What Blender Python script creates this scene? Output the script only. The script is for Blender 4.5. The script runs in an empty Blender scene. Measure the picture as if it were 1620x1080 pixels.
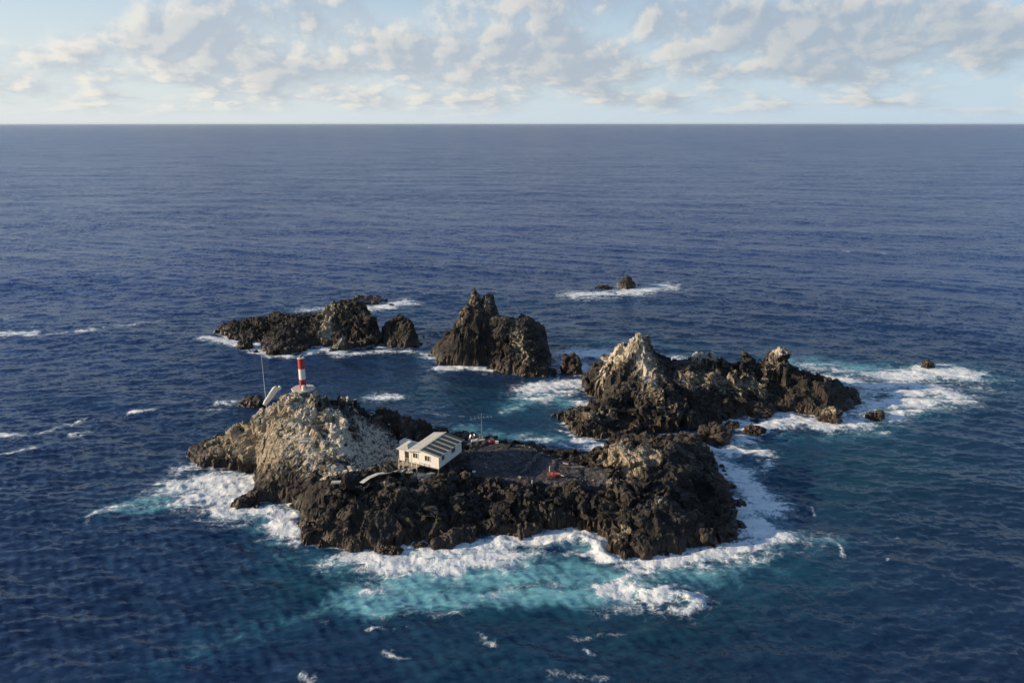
import bpy, bmesh, math, random
import numpy as np
from mathutils import Vector, Matrix

R = math.radians
sc = bpy.context.scene
COL = sc.collection
random.seed(7)
rng = np.random.default_rng(11)

# ------------------------------------------------------------------ camera
CAM_H = 60.0
PITCH = 16.43
FPX = 1170.0                      # focal length in pixels of the 1620 px photo
cam_d = bpy.data.cameras.new('camera')
cam_d.sensor_width = 36.0
cam_d.lens = 36.0 * FPX / 1620.0
cam_d.clip_start = 0.5
cam_d.clip_end = 120000.0
cam = bpy.data.objects.new('camera', cam_d)
COL.objects.link(cam)
cam.location = (0, 0, CAM_H)
cam.rotation_euler = (R(90 - PITCH), 0, 0)
sc.camera = cam

# ------------------------------------------------------------------ light
SUN_EL = 15.5
SUN_AZ = 264.0                    # clockwise from the view direction: almost due left
sun_vec = Vector((math.sin(R(SUN_AZ)) * math.cos(R(SUN_EL)), math.cos(R(SUN_AZ)) * math.cos(R(SUN_EL)), math.sin(R(SUN_EL))))
sun_d = bpy.data.lights.new('sun', 'SUN')
sun_d.energy = 5.0
sun_d.angle = R(0.5)
sun_d.color = (1.0, 0.80, 0.56)
sun = bpy.data.objects.new('sun', sun_d)
COL.objects.link(sun)
sun.rotation_euler = (-sun_vec).to_track_quat('-Z', 'Y').to_euler()
sun.location = (-60, 0, 90)

sc.view_settings.view_transform = 'Standard'
sc.view_settings.look = 'None'
sc.view_settings.gamma = 1.0
sc.view_settings.use_curve_mapping = False
sc.view_settings.exposure = 0.35


class NT:
    """small helper to write node trees"""
    def __init__(self, tree):
        self.t = tree
        self.n = tree.nodes
        self.l = tree.links
        self.n.clear()

    def node(self, typ, **kw):
        n = self.n.new(typ)
        for k, v in kw.items():
            setattr(n, k, v)
        return n

    def put(self, sock, v):
        if isinstance(v, bpy.types.NodeSocket):
            self.l.new(v, sock)
        elif v is not None:
            if sock.type == 'RGBA' and len(v) == 3:
                v = (*v, 1.0)
            sock.default_value = v

    def math(self, op, a, b=None, c=None, clamp=False):
        n = self.node('ShaderNodeMath', operation=op, use_clamp=clamp)
        self.put(n.inputs[0], a)
        if b is not None:
            self.put(n.inputs[1], b)
        if c is not None:
            self.put(n.inputs[2], c)
        return n.outputs[0]

    def vmath(self, op, a, b=None, scale=None):
        n = self.node('ShaderNodeVectorMath', operation=op)
        self.put(n.inputs[0], a)
        if b is not None:
            self.put(n.inputs[1], b)
        if scale is not None:
            self.put(n.inputs['Scale'], scale)
        return n.outputs['Value'] if op in ('DOT_PRODUCT', 'LENGTH', 'DISTANCE') else n.outputs[0]

    def mix(self, f, a, b):
        n = self.node('ShaderNodeMix', data_type='RGBA')
        n.clamp_factor = True
        self.put(n.inputs[0], f)
        self.put(n.inputs[6], a)
        self.put(n.inputs[7], b)
        return n.outputs[2]

    def fmix(self, f, a, b):
        n = self.node('ShaderNodeMix', data_type='FLOAT')
        self.put(n.inputs[0], f)
        self.put(n.inputs[2], a)
        self.put(n.inputs[3], b)
        return n.outputs[0]

    def step(self, x, lo, hi, a=0.0, b=1.0):
        n = self.node('ShaderNodeMapRange', interpolation_type='SMOOTHSTEP')
        self.put(n.inputs[0], x)
        for i, v in zip((1, 2, 3, 4), (lo, hi, a, b)):
            self.put(n.inputs[i], v)
        return n.outputs[0]

    def noise(self, vec, scale, detail=4.0, rough=0.55, dist=0.0, color=False):
        n = self.node('ShaderNodeTexNoise')
        self.put(n.inputs['Vector'], vec)
        n.inputs['Scale'].default_value = scale
        n.inputs['Detail'].default_value = detail
        n.inputs['Roughness'].default_value = rough
        n.inputs['Distortion'].default_value = dist
        return n.outputs['Color' if color else 'Fac']

    def voro(self, vec, scale, feature='F1', out='Distance'):
        n = self.node('ShaderNodeTexVoronoi', feature=feature)
        self.put(n.inputs['Vector'], vec)
        n.inputs['Scale'].default_value = scale
        return n.outputs[out]

    def attr(self, name):
        return self.node('ShaderNodeAttribute', attribute_name=name).outputs['Fac']


# ------------------------------------------------------------------ sky
world = bpy.data.worlds.new('World')
sc.world = world
world.use_nodes = True
w = NT(world.node_tree)
sky = w.node('ShaderNodeTexSky', sky_type='NISHITA')
sky.sun_disc = False
sky.sun_elevation = R(SUN_EL)
sky.sun_rotation = R(SUN_AZ)
sky.altitude = 0.0
sky.air_density = 1.0
sky.dust_density = 0.4
sky.ozone_density = 4.0
tc = w.node('ShaderNodeTexCoord')
sep = w.node('ShaderNodeSeparateXYZ')
w.put(sep.inputs[0], tc.outputs['Generated'])
dx, dy, dz = sep.outputs
az = w.math('ARCTAN2', dx, dy)                # 0 = view direction, + right
el = w.math('ARCSINE', dz)
elp = w.math('MAXIMUM', el, 0.0)
# cloud coordinates: features shrink towards the horizon
vv = w.math('MULTIPLY', w.math('LOGARITHM', w.math('ADD', elp, 0.035), math.e), 0.55)


def cloud_density(duv):
    def coords(sa, sv):
        cx = w.node('ShaderNodeCombineXYZ')
        w.put(cx.inputs[0], w.math('MULTIPLY', w.math('ADD', az, duv[0]), sa))
        w.put(cx.inputs[1], w.math('MULTIPLY', w.math('ADD', vv, duv[1]), sv))
        w.put(cx.inputs[2], w.math('MULTIPLY', elp, 1.5))
        return cx.outputs[0]
    big = w.noise(coords(3.4, 1.6), 2.0, 3.0, 0.5, 0.2)
    det = w.noise(coords(6.2, 1.9), 3.6, 8.0, 0.58, 0.15)
    return w.math('ADD', w.math('MULTIPLY', big, 0.61), w.math('MULTIPLY', det, 0.39))


d0 = cloud_density((0.0, 0.0))
d1 = cloud_density((-0.014, 0.030))


def gauss(a0, e0, sa, se, amp):
    a = w.math('DIVIDE', w.math('SUBTRACT', az, a0), sa)
    e = w.math('DIVIDE', w.math('SUBTRACT', el, e0), se)
    r2 = w.math('ADD', w.math('MULTIPLY', a, a), w.math('MULTIPLY', e, e))
    return w.math('MULTIPLY', w.math('EXPONENT', w.math('MULTIPLY', r2, -1.0)), amp)


def pxdir(px, py):
    """direction of a photo pixel as azimuth, elevation"""
    x, y, z = (px - 810) / FPX, 1.0, (540 - py) / FPX
    c, s = math.cos(R(PITCH)), math.sin(R(PITCH))
    yy, zz = y * c + z * s, -y * s + z * c
    return math.atan2(x, yy), math.atan2(zz, math.hypot(x, yy))


bias = None
for (px, py, wx, wy, amp) in [(1230, 40, 260, 34, .10), (1420, 70, 170, 30, .07), (1130, 30, 150, 26, .05), (520, 30, 130, 34, .08),
                              (300, 55, 120, 46, .06), (470, 100, 260, 34, .06), (720, 95, 220, 38, .05), (930, 100, 170, 36, .05),
                              (150, 75, 80, 22, .05), (60, 20, 70, 14, .05), (1300, 115, 240, 24, .05), (820, 45, 120, 26, -.06), (130, 20, 60, 18, -.05),
                              (1600, 60, 40, 26, -.03), (960, 40, 60, 24, -.04)]:
    a0, e0 = pxdir(px, py)
    g = gauss(a0, e0, wx / FPX, wy / FPX, amp)
    bias = g if bias is None else w.math('ADD', bias, g)
bank = w.math('MULTIPLY', w.step(el, R(0.4), R(1.8)), w.step(el, R(5.0), R(8.0), 1.0, 0.0))
d0b = w.math('ADD', w.math('ADD', d0, bias), w.math('MULTIPLY', bank, 0.045))
cov = w.step(d0b, 0.445, 0.645)
low = w.step(el, R(0.0), R(1.7))              # haze swallows the clouds at the horizon
cov = w.math('MULTIPLY', w.math('MULTIPLY', cov, low), w.step(el, R(10), R(17), 0.68, 0.25))
lit = w.step(w.math('SUBTRACT', d0, d1), -0.035, 0.075)
core = w.step(d0b, 0.55, 0.70)
lit = w.math('MULTIPLY', lit, w.math('SUBTRACT', 1.0, w.math('MULTIPLY', core, 0.60)))
sunside = w.step(dx, -0.7, 0.7, 1.0, 0.82)
ccol = w.mix(lit, (0.36, 0.405, 0.48), (0.86, 0.765, 0.635))
ccol = w.vmath('SCALE', ccol, scale=sunside)
bg_sky = w.node('ShaderNodeBackground')
# pale marine haze towards the horizon lifts the clear sky
hz = w.step(el, R(-2.0), R(11.0), 0.95, 0.55)
bg_haze = w.node('ShaderNodeBackground')
hz_col = w.mix(w.step(dx, -0.65, 0.65), (0.59, 0.63, 0.64), (0.42, 0.525, 0.625))
w.put(bg_haze.inputs['Color'], hz_col)
bg_haze.inputs['Strength'].default_value = 1.0
w.put(bg_sky.inputs['Color'], sky.outputs[0])
bg_sky.inputs['Strength'].default_value = 0.12
m0 = w.node('ShaderNodeMixShader')
w.put(m0.inputs[0], w.math('MULTIPLY', hz, w.step(el, R(6), R(15), 1.0, 0.0)))
w.l.new(bg_sky.outputs[0], m0.inputs[1])
w.l.new(bg_haze.outputs[0], m0.inputs[2])
bg_cl = w.node('ShaderNodeBackground')
w.put(bg_cl.inputs['Color'], ccol)
bg_cl.inputs['Strength'].default_value = 0.95
m1 = w.node('ShaderNodeMixShader')
w.put(m1.inputs[0], cov)
w.l.new(m0.outputs[0], m1.inputs[1])
w.l.new(bg_cl.outputs[0], m1.inputs[2])
wo = w.node('ShaderNodeOutputWorld')
w.l.new(m1.outputs[0], wo.inputs[0])

# ------------------------------------------------------------------ geometry helpers
CP, SP = math.cos(R(PITCH)), math.sin(R(PITCH))


def P(px, py, z=0.0):
    """point of the place seen at a photo pixel, at height z above the sea"""
    x, u = (px - 810) / FPX, (540 - py) / FPX
    yy, zz = CP + u * SP, -SP + u * CP
    t = (z - CAM_H) / zz
    return (x * t, yy * t, z)


def P2(pts):
    return np.array([P(a, b)[:2] for a, b in pts])


def _hash(ix, iy, iz, seed):
    h = (ix.astype(np.uint32) * np.uint32(374761393) + iy.astype(np.uint32) * np.uint32(668265263)
         + iz.astype(np.uint32) * np.uint32(2147483647) + np.uint32((seed * 974634777) & 0xffffffff))
    h = (h ^ (h >> np.uint32(13))) * np.uint32(1274126177)
    h = (h ^ (h >> np.uint32(16))) * np.uint32(2246822519)
    h = h ^ (h >> np.uint32(15))
    return h.astype(np.float32) * np.float32(1.0 / 4294967295.0)


def vnoise(p, seed=0):
    f = np.floor(p)
    i = f.astype(np.int64)
    t = (p - f).astype(np.float32)
    t = t * t * t * (t * (t * 6 - 15) + 10)
    x, y, z = i[:, 0], i[:, 1], i[:, 2]
    out = 0
    for a in (0, 1):
        wa = t[:, 0] if a else 1 - t[:, 0]
        for b in (0, 1):
            wb = t[:, 1] if b else 1 - t[:, 1]
            for c in (0, 1):
                wc = t[:, 2] if c else 1 - t[:, 2]
                out = out + wa * wb * wc * _hash(x + a, y + b, z + c, seed)
    return out * 2 - 1


ROT = np.array([[0.36, 0.48, -0.8], [-0.8, 0.6, 0.0], [0.48, 0.64, 0.6]])


def fbm(p, octaves=4, gain=0.5, seed=0, ridged=False):
    a, s, out = 1.0, 0.0, 0
    for o in range(octaves):
        n = vnoise(p, seed + o)
        if ridged:
            n = 1 - 2 * np.abs(n)
        out = out + a * n
        s += a
        a *= gain
        p = (p @ ROT.T) * 2.03 + 17.3
    return out / s


def worley(p, seed=0):
    f = np.floor(p)
    i = f.astype(np.int64)
    fr = (p - f).astype(np.float32)
    n = len(p)
    d1 = np.full(n, 9, np.float32)
    d2 = np.full(n, 9, np.float32)
    cid = np.zeros(n, np.float32)
    for a in (-1, 0, 1):
        for b in (-1, 0, 1):
            for c in (-1, 0, 1):
                x, y, z = i[:, 0] + a, i[:, 1] + b, i[:, 2] + c
                qx = a + _hash(x, y, z, seed) - fr[:, 0]
                qy = b + _hash(x, y, z, seed + 51) - fr[:, 1]
                qz = c + _hash(x, y, z, seed + 97) - fr[:, 2]
                d = np.sqrt(qx * qx + qy * qy + qz * qz)
                new = d < d1
                d2 = np.where(new, d1, np.minimum(d2, d))
                cid = np.where(new, _hash(x, y, z, seed + 133), cid)
                d1 = np.where(new, d, d1)
    return d1, d2, cid


def facets(p, seed=0):
    """cells whose faces are tilted planes, and how close a point is to the cleft between two cells"""
    f = np.floor(p)
    i = f.astype(np.int64)
    fr = (p - f).astype(np.float32)
    n = len(p)
    d1 = np.full(n, 9, np.float32)
    d2 = np.full(n, 9, np.float32)
    tilt = np.zeros(n, np.float32)
    for a in (-1, 0, 1):
        for b in (-1, 0, 1):
            for c in (-1, 0, 1):
                x, y, z = i[:, 0] + a, i[:, 1] + b, i[:, 2] + c
                qx = a + _hash(x, y, z, seed) - fr[:, 0]
                qy = b + _hash(x, y, z, seed + 51) - fr[:, 1]
                qz = c + _hash(x, y, z, seed + 97) - fr[:, 2]
                d = np.sqrt(qx * qx + qy * qy + qz * qz)
                new = d < d1
                h1 = _hash(x, y, z, seed + 133) - 0.5
                h2 = _hash(x, y, z, seed + 177) - 0.5
                h3 = _hash(x, y, z, seed + 211) - 0.5
                t = h1 * qx + h2 * qy + h3 * qz + 0.75 * h3
                d2 = np.where(new, d1, np.minimum(d2, d))
                tilt = np.where(new, t, tilt)
                d1 = np.where(new, d, d1)
    return tilt, d2 - d1


def smooth(x, a, b):
    t = np.clip((x - a) / (b - a), 0, 1)
    return t * t * (3 - 2 * t)


def seg_dist(x, y, pts, closed=False):
    """distance to a polyline and index fraction along it"""
    d = np.full(x.shape, 1e9, np.float32)
    n = len(pts)
    for k in range(n if closed else n - 1):
        ax, ay = pts[k]
        bx, by = pts[(k + 1) % n]
        ux, uy = bx - ax, by - ay
        L = ux * ux + uy * uy + 1e-9
        t = np.clip(((x - ax) * ux + (y - ay) * uy) / L, 0, 1)
        d = np.minimum(d, np.hypot(x - ax - t * ux, y - ay - t * uy))
    return d


def poly_sd(x, y, poly):
    """signed distance to a polygon, positive inside"""
    d = seg_dist(x, y, poly, True)
    ins = np.zeros(x.shape, bool)
    n = len(poly)
    for k in range(n):
        ax, ay = poly[k]
        bx, by = poly[(k + 1) % n]
        c = ((ay > y) != (by > y)) & (x < (bx - ax) * (y - ay) / (by - ay + 1e-12) + ax)
        ins ^= c
    return np.where(ins, d, -d)


def quad_mesh(name, V, F, attrs=None, smooth_shade=False):
    me = bpy.data.meshes.new(name)
    k = F.shape[1]
    me.vertices.add(len(V))
    me.vertices.foreach_set('co', np.ascontiguousarray(V, np.float32).ravel())
    me.loops.add(F.size)
    me.loops.foreach_set('vertex_index', np.ascontiguousarray(F, np.int32).ravel())
    me.polygons.add(len(F))
    me.polygons.foreach_set('loop_start', np.arange(0, F.size, k, dtype=np.int32))
    me.polygons.foreach_set('loop_total', np.full(len(F), k, np.int32))
    me.update(calc_edges=True)
    me.validate()
    me.polygons.foreach_set('use_smooth', np.full(len(me.polygons), smooth_shade, bool))
    for an, av in (attrs or {}).items():
        a = me.attributes.new(an, 'FLOAT', 'POINT')
        a.data.foreach_set('value', np.ascontiguousarray(av, np.float32))
    return me


def tag(o, label=None, cat=None, group=None, kind=None):
    for k, v in (('label', label), ('category', cat), ('group', group), ('kind', kind)):
        if v:
            o[k] = v
    return o


def link(name, me, mat=None, parent=None, loc=None):
    o = bpy.data.objects.new(name, me)
    COL.objects.link(o)
    if mat is not None and me is not None:
        if not me.materials:
            me.materials.append(mat)
    if parent is not None:
        o.parent = parent
    if loc is not None:
        o.location = loc
    return o


def new_mat(name):
    m = bpy.data.materials.new(name)
    m.use_nodes = True
    return m, NT(m.node_tree)


# ------------------------------------------------------------------ materials
def rock_material():
    m, t = new_mat('volcanic_rock')
    geo = t.node('ShaderNodeNewGeometry')
    pos = geo.outputs['Position']
    s = t.node('ShaderNodeSeparateXYZ')
    t.put(s.inputs[0], pos)
    z = s.outputs[2]
    sn = t.node('ShaderNodeSeparateXYZ')
    t.put(sn.inputs[0], geo.outputs['Normal'])
    up = sn.outputs[2]
    n1 = t.noise(pos, 0.22, 5, 0.6)
    n2 = t.noise(pos, 1.3, 5, 0.62)
    n3 = t.noise(pos, 5.5, 4, 0.6)
    col = t.mix(t.step(n1, 0.38, 0.66), (0.014, 0.013, 0.012), (0.054, 0.044, 0.032))
    col = t.mix(t.step(n2, 0.51, 0.76), col, (0.092, 0.073, 0.051))
    # pale dust and lichen on the tops
    dust = t.math('ADD', t.math('MULTIPLY', up, 0.55), t.math('MULTIPLY', t.math('SUBTRACT', n2, 0.5), 1.3))
    dust = t.math('ADD', dust, t.math('MULTIPLY', t.math('SUBTRACT', n1, 0.5), 1.1))
    dust = t.math('MULTIPLY', t.step(dust, 0.42, 0.85), t.step(z, 2.0, 5.5))
    col = t.mix(t.math('MULTIPLY', dust, 0.6), col, (0.185, 0.155, 0.115))
    # weathered ochre faces
    tan = t.math('ADD', t.math('MULTIPLY', t.attr('ochre'), t.step(t.math('ADD', z, t.math('MULTIPLY', n1, 3.0)), 1.6, 5.2, 0.45, 1.0)), t.math('MULTIPLY', t.math('SUBTRACT', n2, 0.5), 1.5))
    tan_col = t.mix(t.step(n3, 0.32, 0.7), (0.15, 0.115, 0.07), (0.54, 0.46, 0.325))
    col = t.mix(t.math('MULTIPLY', t.step(tan, 0.26, 0.68), 0.94), col, tan_col)
    # smooth grey ground
    ash_col = t.mix(t.step(n2, 0.3, 0.7), (0.030, 0.028, 0.030), (0.105, 0.097, 0.098))
    ash_col = t.mix(t.step(n1, 0.4, 0.62), ash_col, (0.045, 0.042, 0.045))
    ash = t.math('ADD', t.attr('ash'), t.math('MULTIPLY', t.math('SUBTRACT', n2, 0.5), 0.8))
    col = t.mix(t.step(ash, 0.3, 0.6), col, ash_col)
    # guano
    run = t.noise(t.vmath('MULTIPLY', pos, (1.5, 1.5, 0.32)), 1.0, 5, 0.62, 0.5)
    g = t.math('ADD', t.attr('guano'), t.math('MULTIPLY', t.math('SUBTRACT', run, 0.5), 2.0))
    g = t.math('ADD', g, t.math('MULTIPLY', t.math('SUBTRACT', n3, 0.5), 0.9))
    g = t.math('ADD', g, t.math('MULTIPLY', up, 0.20))
    g_col = t.mix(t.step(n3, 0.3, 0.7), (0.38, 0.33, 0.25), (0.68, 0.63, 0.52))
    col = t.mix(t.math('MULTIPLY', t.step(g, 0.38, 0.86), 0.93), col, g_col)
    # wet and weed-brown belt above the water
    zz = t.math('ADD', z, t.math('MULTIPLY', t.math('SUBTRACT', n1, 0.5), 2.4))
    belt = t.step(zz, 1.0, 2.5, 1.0, 0.0)
    col = t.mix(t.math('MULTIPLY', belt, 0.85), col, t.mix(n2, (0.014, 0.012, 0.010), (0.060, 0.036, 0.018)))
    b = t.node('ShaderNodeBump')
    b.inputs['Strength'].default_value = 0.75
    b.inputs['Distance'].default_value = 0.25
    t.put(b.inputs['Height'], t.math('ADD', t.math('MULTIPLY', n3, 0.7), t.noise(pos, 2.4, 6, 0.65)))
    p = t.node('ShaderNodeBsdfPrincipled')
    t.put(p.inputs['Base Color'], col)
    t.put(p.inputs['Roughness'], t.fmix(belt, 0.92, 0.30))
    p.inputs['Specular IOR Level'].default_value = 0.42
    t.l.new(b.outputs[0], p.inputs['Normal'])
    o = t.node('ShaderNodeOutputMaterial')
    t.l.new(p.outputs[0], o.inputs[0])
    return m


def water_material():
    m, t = new_mat('sea_water')
    geo = t.node('ShaderNodeNewGeometry')
    pos = geo.outputs['Position']
    foam_a, aqua_a, teal_a, cap_a = t.attr('foam'), t.attr('aqua'), t.attr('teal'), t.attr('cap')
    nb = t.noise(pos, 0.035, 4, 0.6)
    na = t.noise(pos, 0.14, 6, 0.64, 1.0)
    nf = t.noise(pos, 0.62, 6, 0.60, 1.0)
    nff = t.noise(pos, 3.2, 4, 0.65, 0.4)
    deep = t.mix(t.step(nb, 0.35, 0.65), (0.0085, 0.0265, 0.066), (0.012, 0.036, 0.086))
    sh = t.vmath('DISTANCE', pos, (25.0, 125.0, 0.0))
    off = t.step(t.math('ADD', sh, t.math('MULTIPLY', nb, 60.0)), 75.0, 300.0)      # the open sea is a deeper violet blue than the water over the shelf
    deep = t.mix(off, deep, (0.0125, 0.036, 0.142))
    col = t.mix(t.math('MULTIPLY', teal_a, 0.9), deep, (0.011, 0.060, 0.085))
    # aerated turquoise water
    aqua_a = t.math('MAXIMUM', aqua_a, t.math('MULTIPLY', foam_a, 0.85))
    nstr = t.math('ADD', t.math('MULTIPLY', t.math('SUBTRACT', na, 0.5), 1.0), t.math('MULTIPLY', t.math('SUBTRACT', nf, 0.5), 0.55))
    aq = t.math('ADD', aqua_a, t.math('MULTIPLY', nstr, t.math('ADD', 0.2, t.math('MULTIPLY', aqua_a, 1.1))))
    aq = t.step(aq, 0.08, 1.2)
    acol = t.mix(t.step(aq, 0.30, 0.95), (0.010, 0.078, 0.140), (0.15, 0.39, 0.45))
    col = t.mix(aq, col, acol)
    # foam: solid where dense, lace where it thins out
    warp = t.vmath('ADD', pos, t.vmath('SCALE', t.noise(pos, 0.5, 4, 0.6, 0.0, True), scale=2.6))
    lace = t.voro(warp, 0.55, 'DISTANCE_TO_EDGE')
    lace2 = t.voro(warp, 1.5, 'DISTANCE_TO_EDGE')
    web = t.math('MAXIMUM', t.step(lace, 0.0, 0.16, 1.0, 0.0), t.math('MULTIPLY', t.step(lace2, 0.0, 0.16, 1.0, 0.0), 0.75))
    pat = t.math('ADD', t.math('MULTIPLY', nf, 0.86), t.math('MULTIPLY', web, 0.14))
    pat = t.math('ADD', pat, t.math('MULTIPLY', nff, 0.20))
    swirl = t.node('ShaderNodeMapping')
    t.put(swirl.inputs['Vector'], warp)
    swirl.inputs['Rotation'].default_value = (0, 0, R(-12))
    swirl.inputs['Scale'].default_value = (0.14, 0.42, 0.3)
    pat = t.math('ADD', pat, t.math('MULTIPLY', t.math('SUBTRACT', t.noise(swirl.outputs[0], 1.0, 5, 0.62, 1.2), 0.5), 1.15))
    thr = t.fmix(foam_a, 0.98, 0.33)
    ex = t.math('SUBTRACT', pat, thr)
    fm = t.math('ADD', t.math('MULTIPLY', t.step(ex, -0.24, 0.24), 0.62), t.math('MULTIPLY', t.step(ex, -0.02, 0.18), 0.38))
    fm = t.math('MULTIPLY', fm, t.step(foam_a, 0.02, 0.22))
    # small whitecaps on crests
    cap = t.math('ADD', cap_a, t.math('MULTIPLY', t.math('SUBTRACT', nf, 0.5), 1.4))
    fm = t.math('MAXIMUM', fm, t.math('MULTIPLY', t.step(cap, 0.78, 1.1), 0.85))
    fcol = t.mix(t.step(t.math('ADD', pat, t.math('MULTIPLY', foam_a, 0.3)), 0.40, 1.1), (0.46, 0.60, 0.63), (0.88, 0.88, 0.86))
    # wavelets too small for the mesh: tilt the normal by a noise slope
    stretch = t.node('ShaderNodeMapping')
    t.put(stretch.inputs['Vector'], pos)
    stretch.inputs['Rotation'].default_value = (0, 0, R(-14))
    stretch.inputs['Scale'].default_value = (0.55, 1.0, 1.0)
    sp = stretch.outputs[0]
    s1 = t.vmath('SUBTRACT', t.noise(sp, 0.34, 4, 0.6, 0.3, True), (0.5, 0.5, 0.5))
    s2 = t.vmath('SUBTRACT', t.noise(sp, 1.5, 4, 0.62, 0.2, True), (0.5, 0.5, 0.5))
    s0 = t.vmath('SUBTRACT', t.noise(sp, 0.045, 4, 0.62, 0.3, True), (0.5, 0.5, 0.5))
    s3 = t.vmath('SUBTRACT', t.noise(sp, 0.009, 4, 0.6, 0.3, True), (0.5, 0.5, 0.5))
    sl = t.vmath('ADD', t.vmath('SCALE', s1, scale=0.70), t.vmath('SCALE', s2, scale=1.25))
    sl = t.vmath('ADD', sl, t.vmath('ADD', t.vmath('SCALE', s0, scale=0.34), t.vmath('SCALE', s3, scale=0.16)))
    gust = t.step(t.noise(sp, 0.014, 4, 0.6, 0.4), 0.34, 0.66, 0.65, 1.3)
    sl = t.vmath('SCALE', t.vmath('MULTIPLY', sl, (0.75, 1.15, 0.0)), scale=gust)
    nrm = t.vmath('NORMALIZE', t.vmath('ADD', geo.outputs['Normal'], sl))
    p = t.node('ShaderNodeBsdfPrincipled')
    t.put(p.inputs['Base Color'], col)
    p.inputs['Roughness'].default_value = 0.27
    p.inputs['Specular IOR Level'].default_value = 0.42
    p.inputs['IOR'].default_value = 1.333
    t.put(p.inputs['Normal'], nrm)
    fo = t.node('ShaderNodeBsdfDiffuse')
    t.put(fo.inputs['Color'], fcol)
    fb = t.node('ShaderNodeBump')
    fb.inputs['Strength'].default_value = 0.4
    fb.inputs['Distance'].default_value = 0.5
    t.put(fb.inputs['Height'], pat)
    t.l.new(fb.outputs[0], fo.inputs['Normal'])
    mx = t.node('ShaderNodeMixShader')
    t.put(mx.inputs[0], fm)
    t.l.new(p.outputs[0], mx.inputs[1])
    t.l.new(fo.outputs[0], mx.inputs[2])
    o = t.node('ShaderNodeOutputMaterial')
    t.l.new(mx.outputs[0], o.inputs[0])
    return m


def plain(name, c, rough=0.7, var=0.25, scale=3.0, dirt=(0.12, 0.10, 0.075), dirt_amt=0.35, metal=0.0):
    m, t = new_mat(name)
    tcn = t.node('ShaderNodeTexCoord')
    v = tcn.outputs['Object']
    n = t.noise(v, scale, 5, 0.65)
    n2 = t.noise(v, scale * 4, 4, 0.6)
    col = t.mix(t.math('MULTIPLY', t.step(n, 0.3, 0.75), var), c, tuple(x * 0.62 for x in c))
    col = t.mix(t.math('MULTIPLY', t.step(n2, 0.52, 0.78), dirt_amt), col, dirt)
    p = t.node('ShaderNodeBsdfPrincipled')
    t.put(p.inputs['Base Color'], col)
    p.inputs['Roughness'].default_value = rough
    p.inputs['Metallic'].default_value = metal
    o = t.node('ShaderNodeOutputMaterial')
    t.l.new(p.outputs[0], o.inputs[0])
    return m


M_ROCK = rock_material()
M_SEA = water_material()
M_WHITE = plain('white_paint', (0.78, 0.75, 0.69), 0.6, 0.35, 1.6, (0.36, 0.27, 0.18), 0.45)
M_CREAM = plain('cream_paint', (0.80, 0.74, 0.60), 0.65)
M_RED = plain('red_paint', (0.46, 0.032, 0.036), 0.55, 0.5, 1.6, (0.40, 0.16, 0.13), 0.4)
M_CONC = plain('pale_concrete', (0.55, 0.51, 0.44), 0.9, 0.4)
M_GREYC = plain('grey_concrete', (0.42, 0.41, 0.40), 0.9, 0.4)
M_STONE = plain('grey_stone', (0.13, 0.12, 0.115), 0.95, 0.6, 2.0, (0.05, 0.045, 0.04), 0.5)
M_ROOF = plain('roof_sheet', (0.60, 0.57, 0.47), 0.55, 0.45, 1.2, (0.20, 0.20, 0.13), 0.5)
M_GREEN = plain('dark_green_panel', (0.050, 0.055, 0.036), 0.7, 0.4, 1.0, (0.10, 0.08, 0.05), 0.4)
M_DARK = plain('dark_opening', (0.035, 0.032, 0.028), 0.5, 0.3)
M_GLASS = plain('window_glass', (0.10, 0.095, 0.075), 0.12, 0.3, dirt_amt=0.1)
M_WOOD = plain('grey_timber', (0.40, 0.34, 0.25), 0.85, 0.5, 2.0)
M_DWOOD = plain('dark_timber', (0.10, 0.075, 0.055), 0.85, 0.5, 2.0)
M_METAL = plain('galvanised_metal', (0.55, 0.56, 0.55), 0.4, 0.3, metal=0.6, dirt_amt=0.2)
M_RUBBER = plain('red_hull', (0.40, 0.060, 0.050), 0.5, 0.3, dirt_amt=0.2)

# ------------------------------------------------------------------ rock islands
ISLES = []          # polygons for the foam along the shore


def tps(xy, z, reg=0.02):
    n = len(xy)
    d = np.hypot(xy[:, None, 0] - xy[None, :, 0], xy[:, None, 1] - xy[None, :, 1])
    K = np.where(d > 1e-6, d * d * np.log(d + 1e-12), 0.0) + reg * n * np.eye(n)
    Pm = np.c_[np.ones(n), xy]
    A = np.block([[K, Pm], [Pm.T, np.zeros((3, 3))]])
    s = np.linalg.solve(A, np.r_[z, np.zeros(3)])

    def f(x, y):
        out = s[n] + s[n + 1] * x + s[n + 2] * y
        for k in range(n):
            r2 = (x - xy[k, 0]) ** 2 + (y - xy[k, 1]) ** 2
            out = out + s[k] * 0.5 * r2 * np.log(r2 + 1e-12)
        return out
    return f


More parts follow.
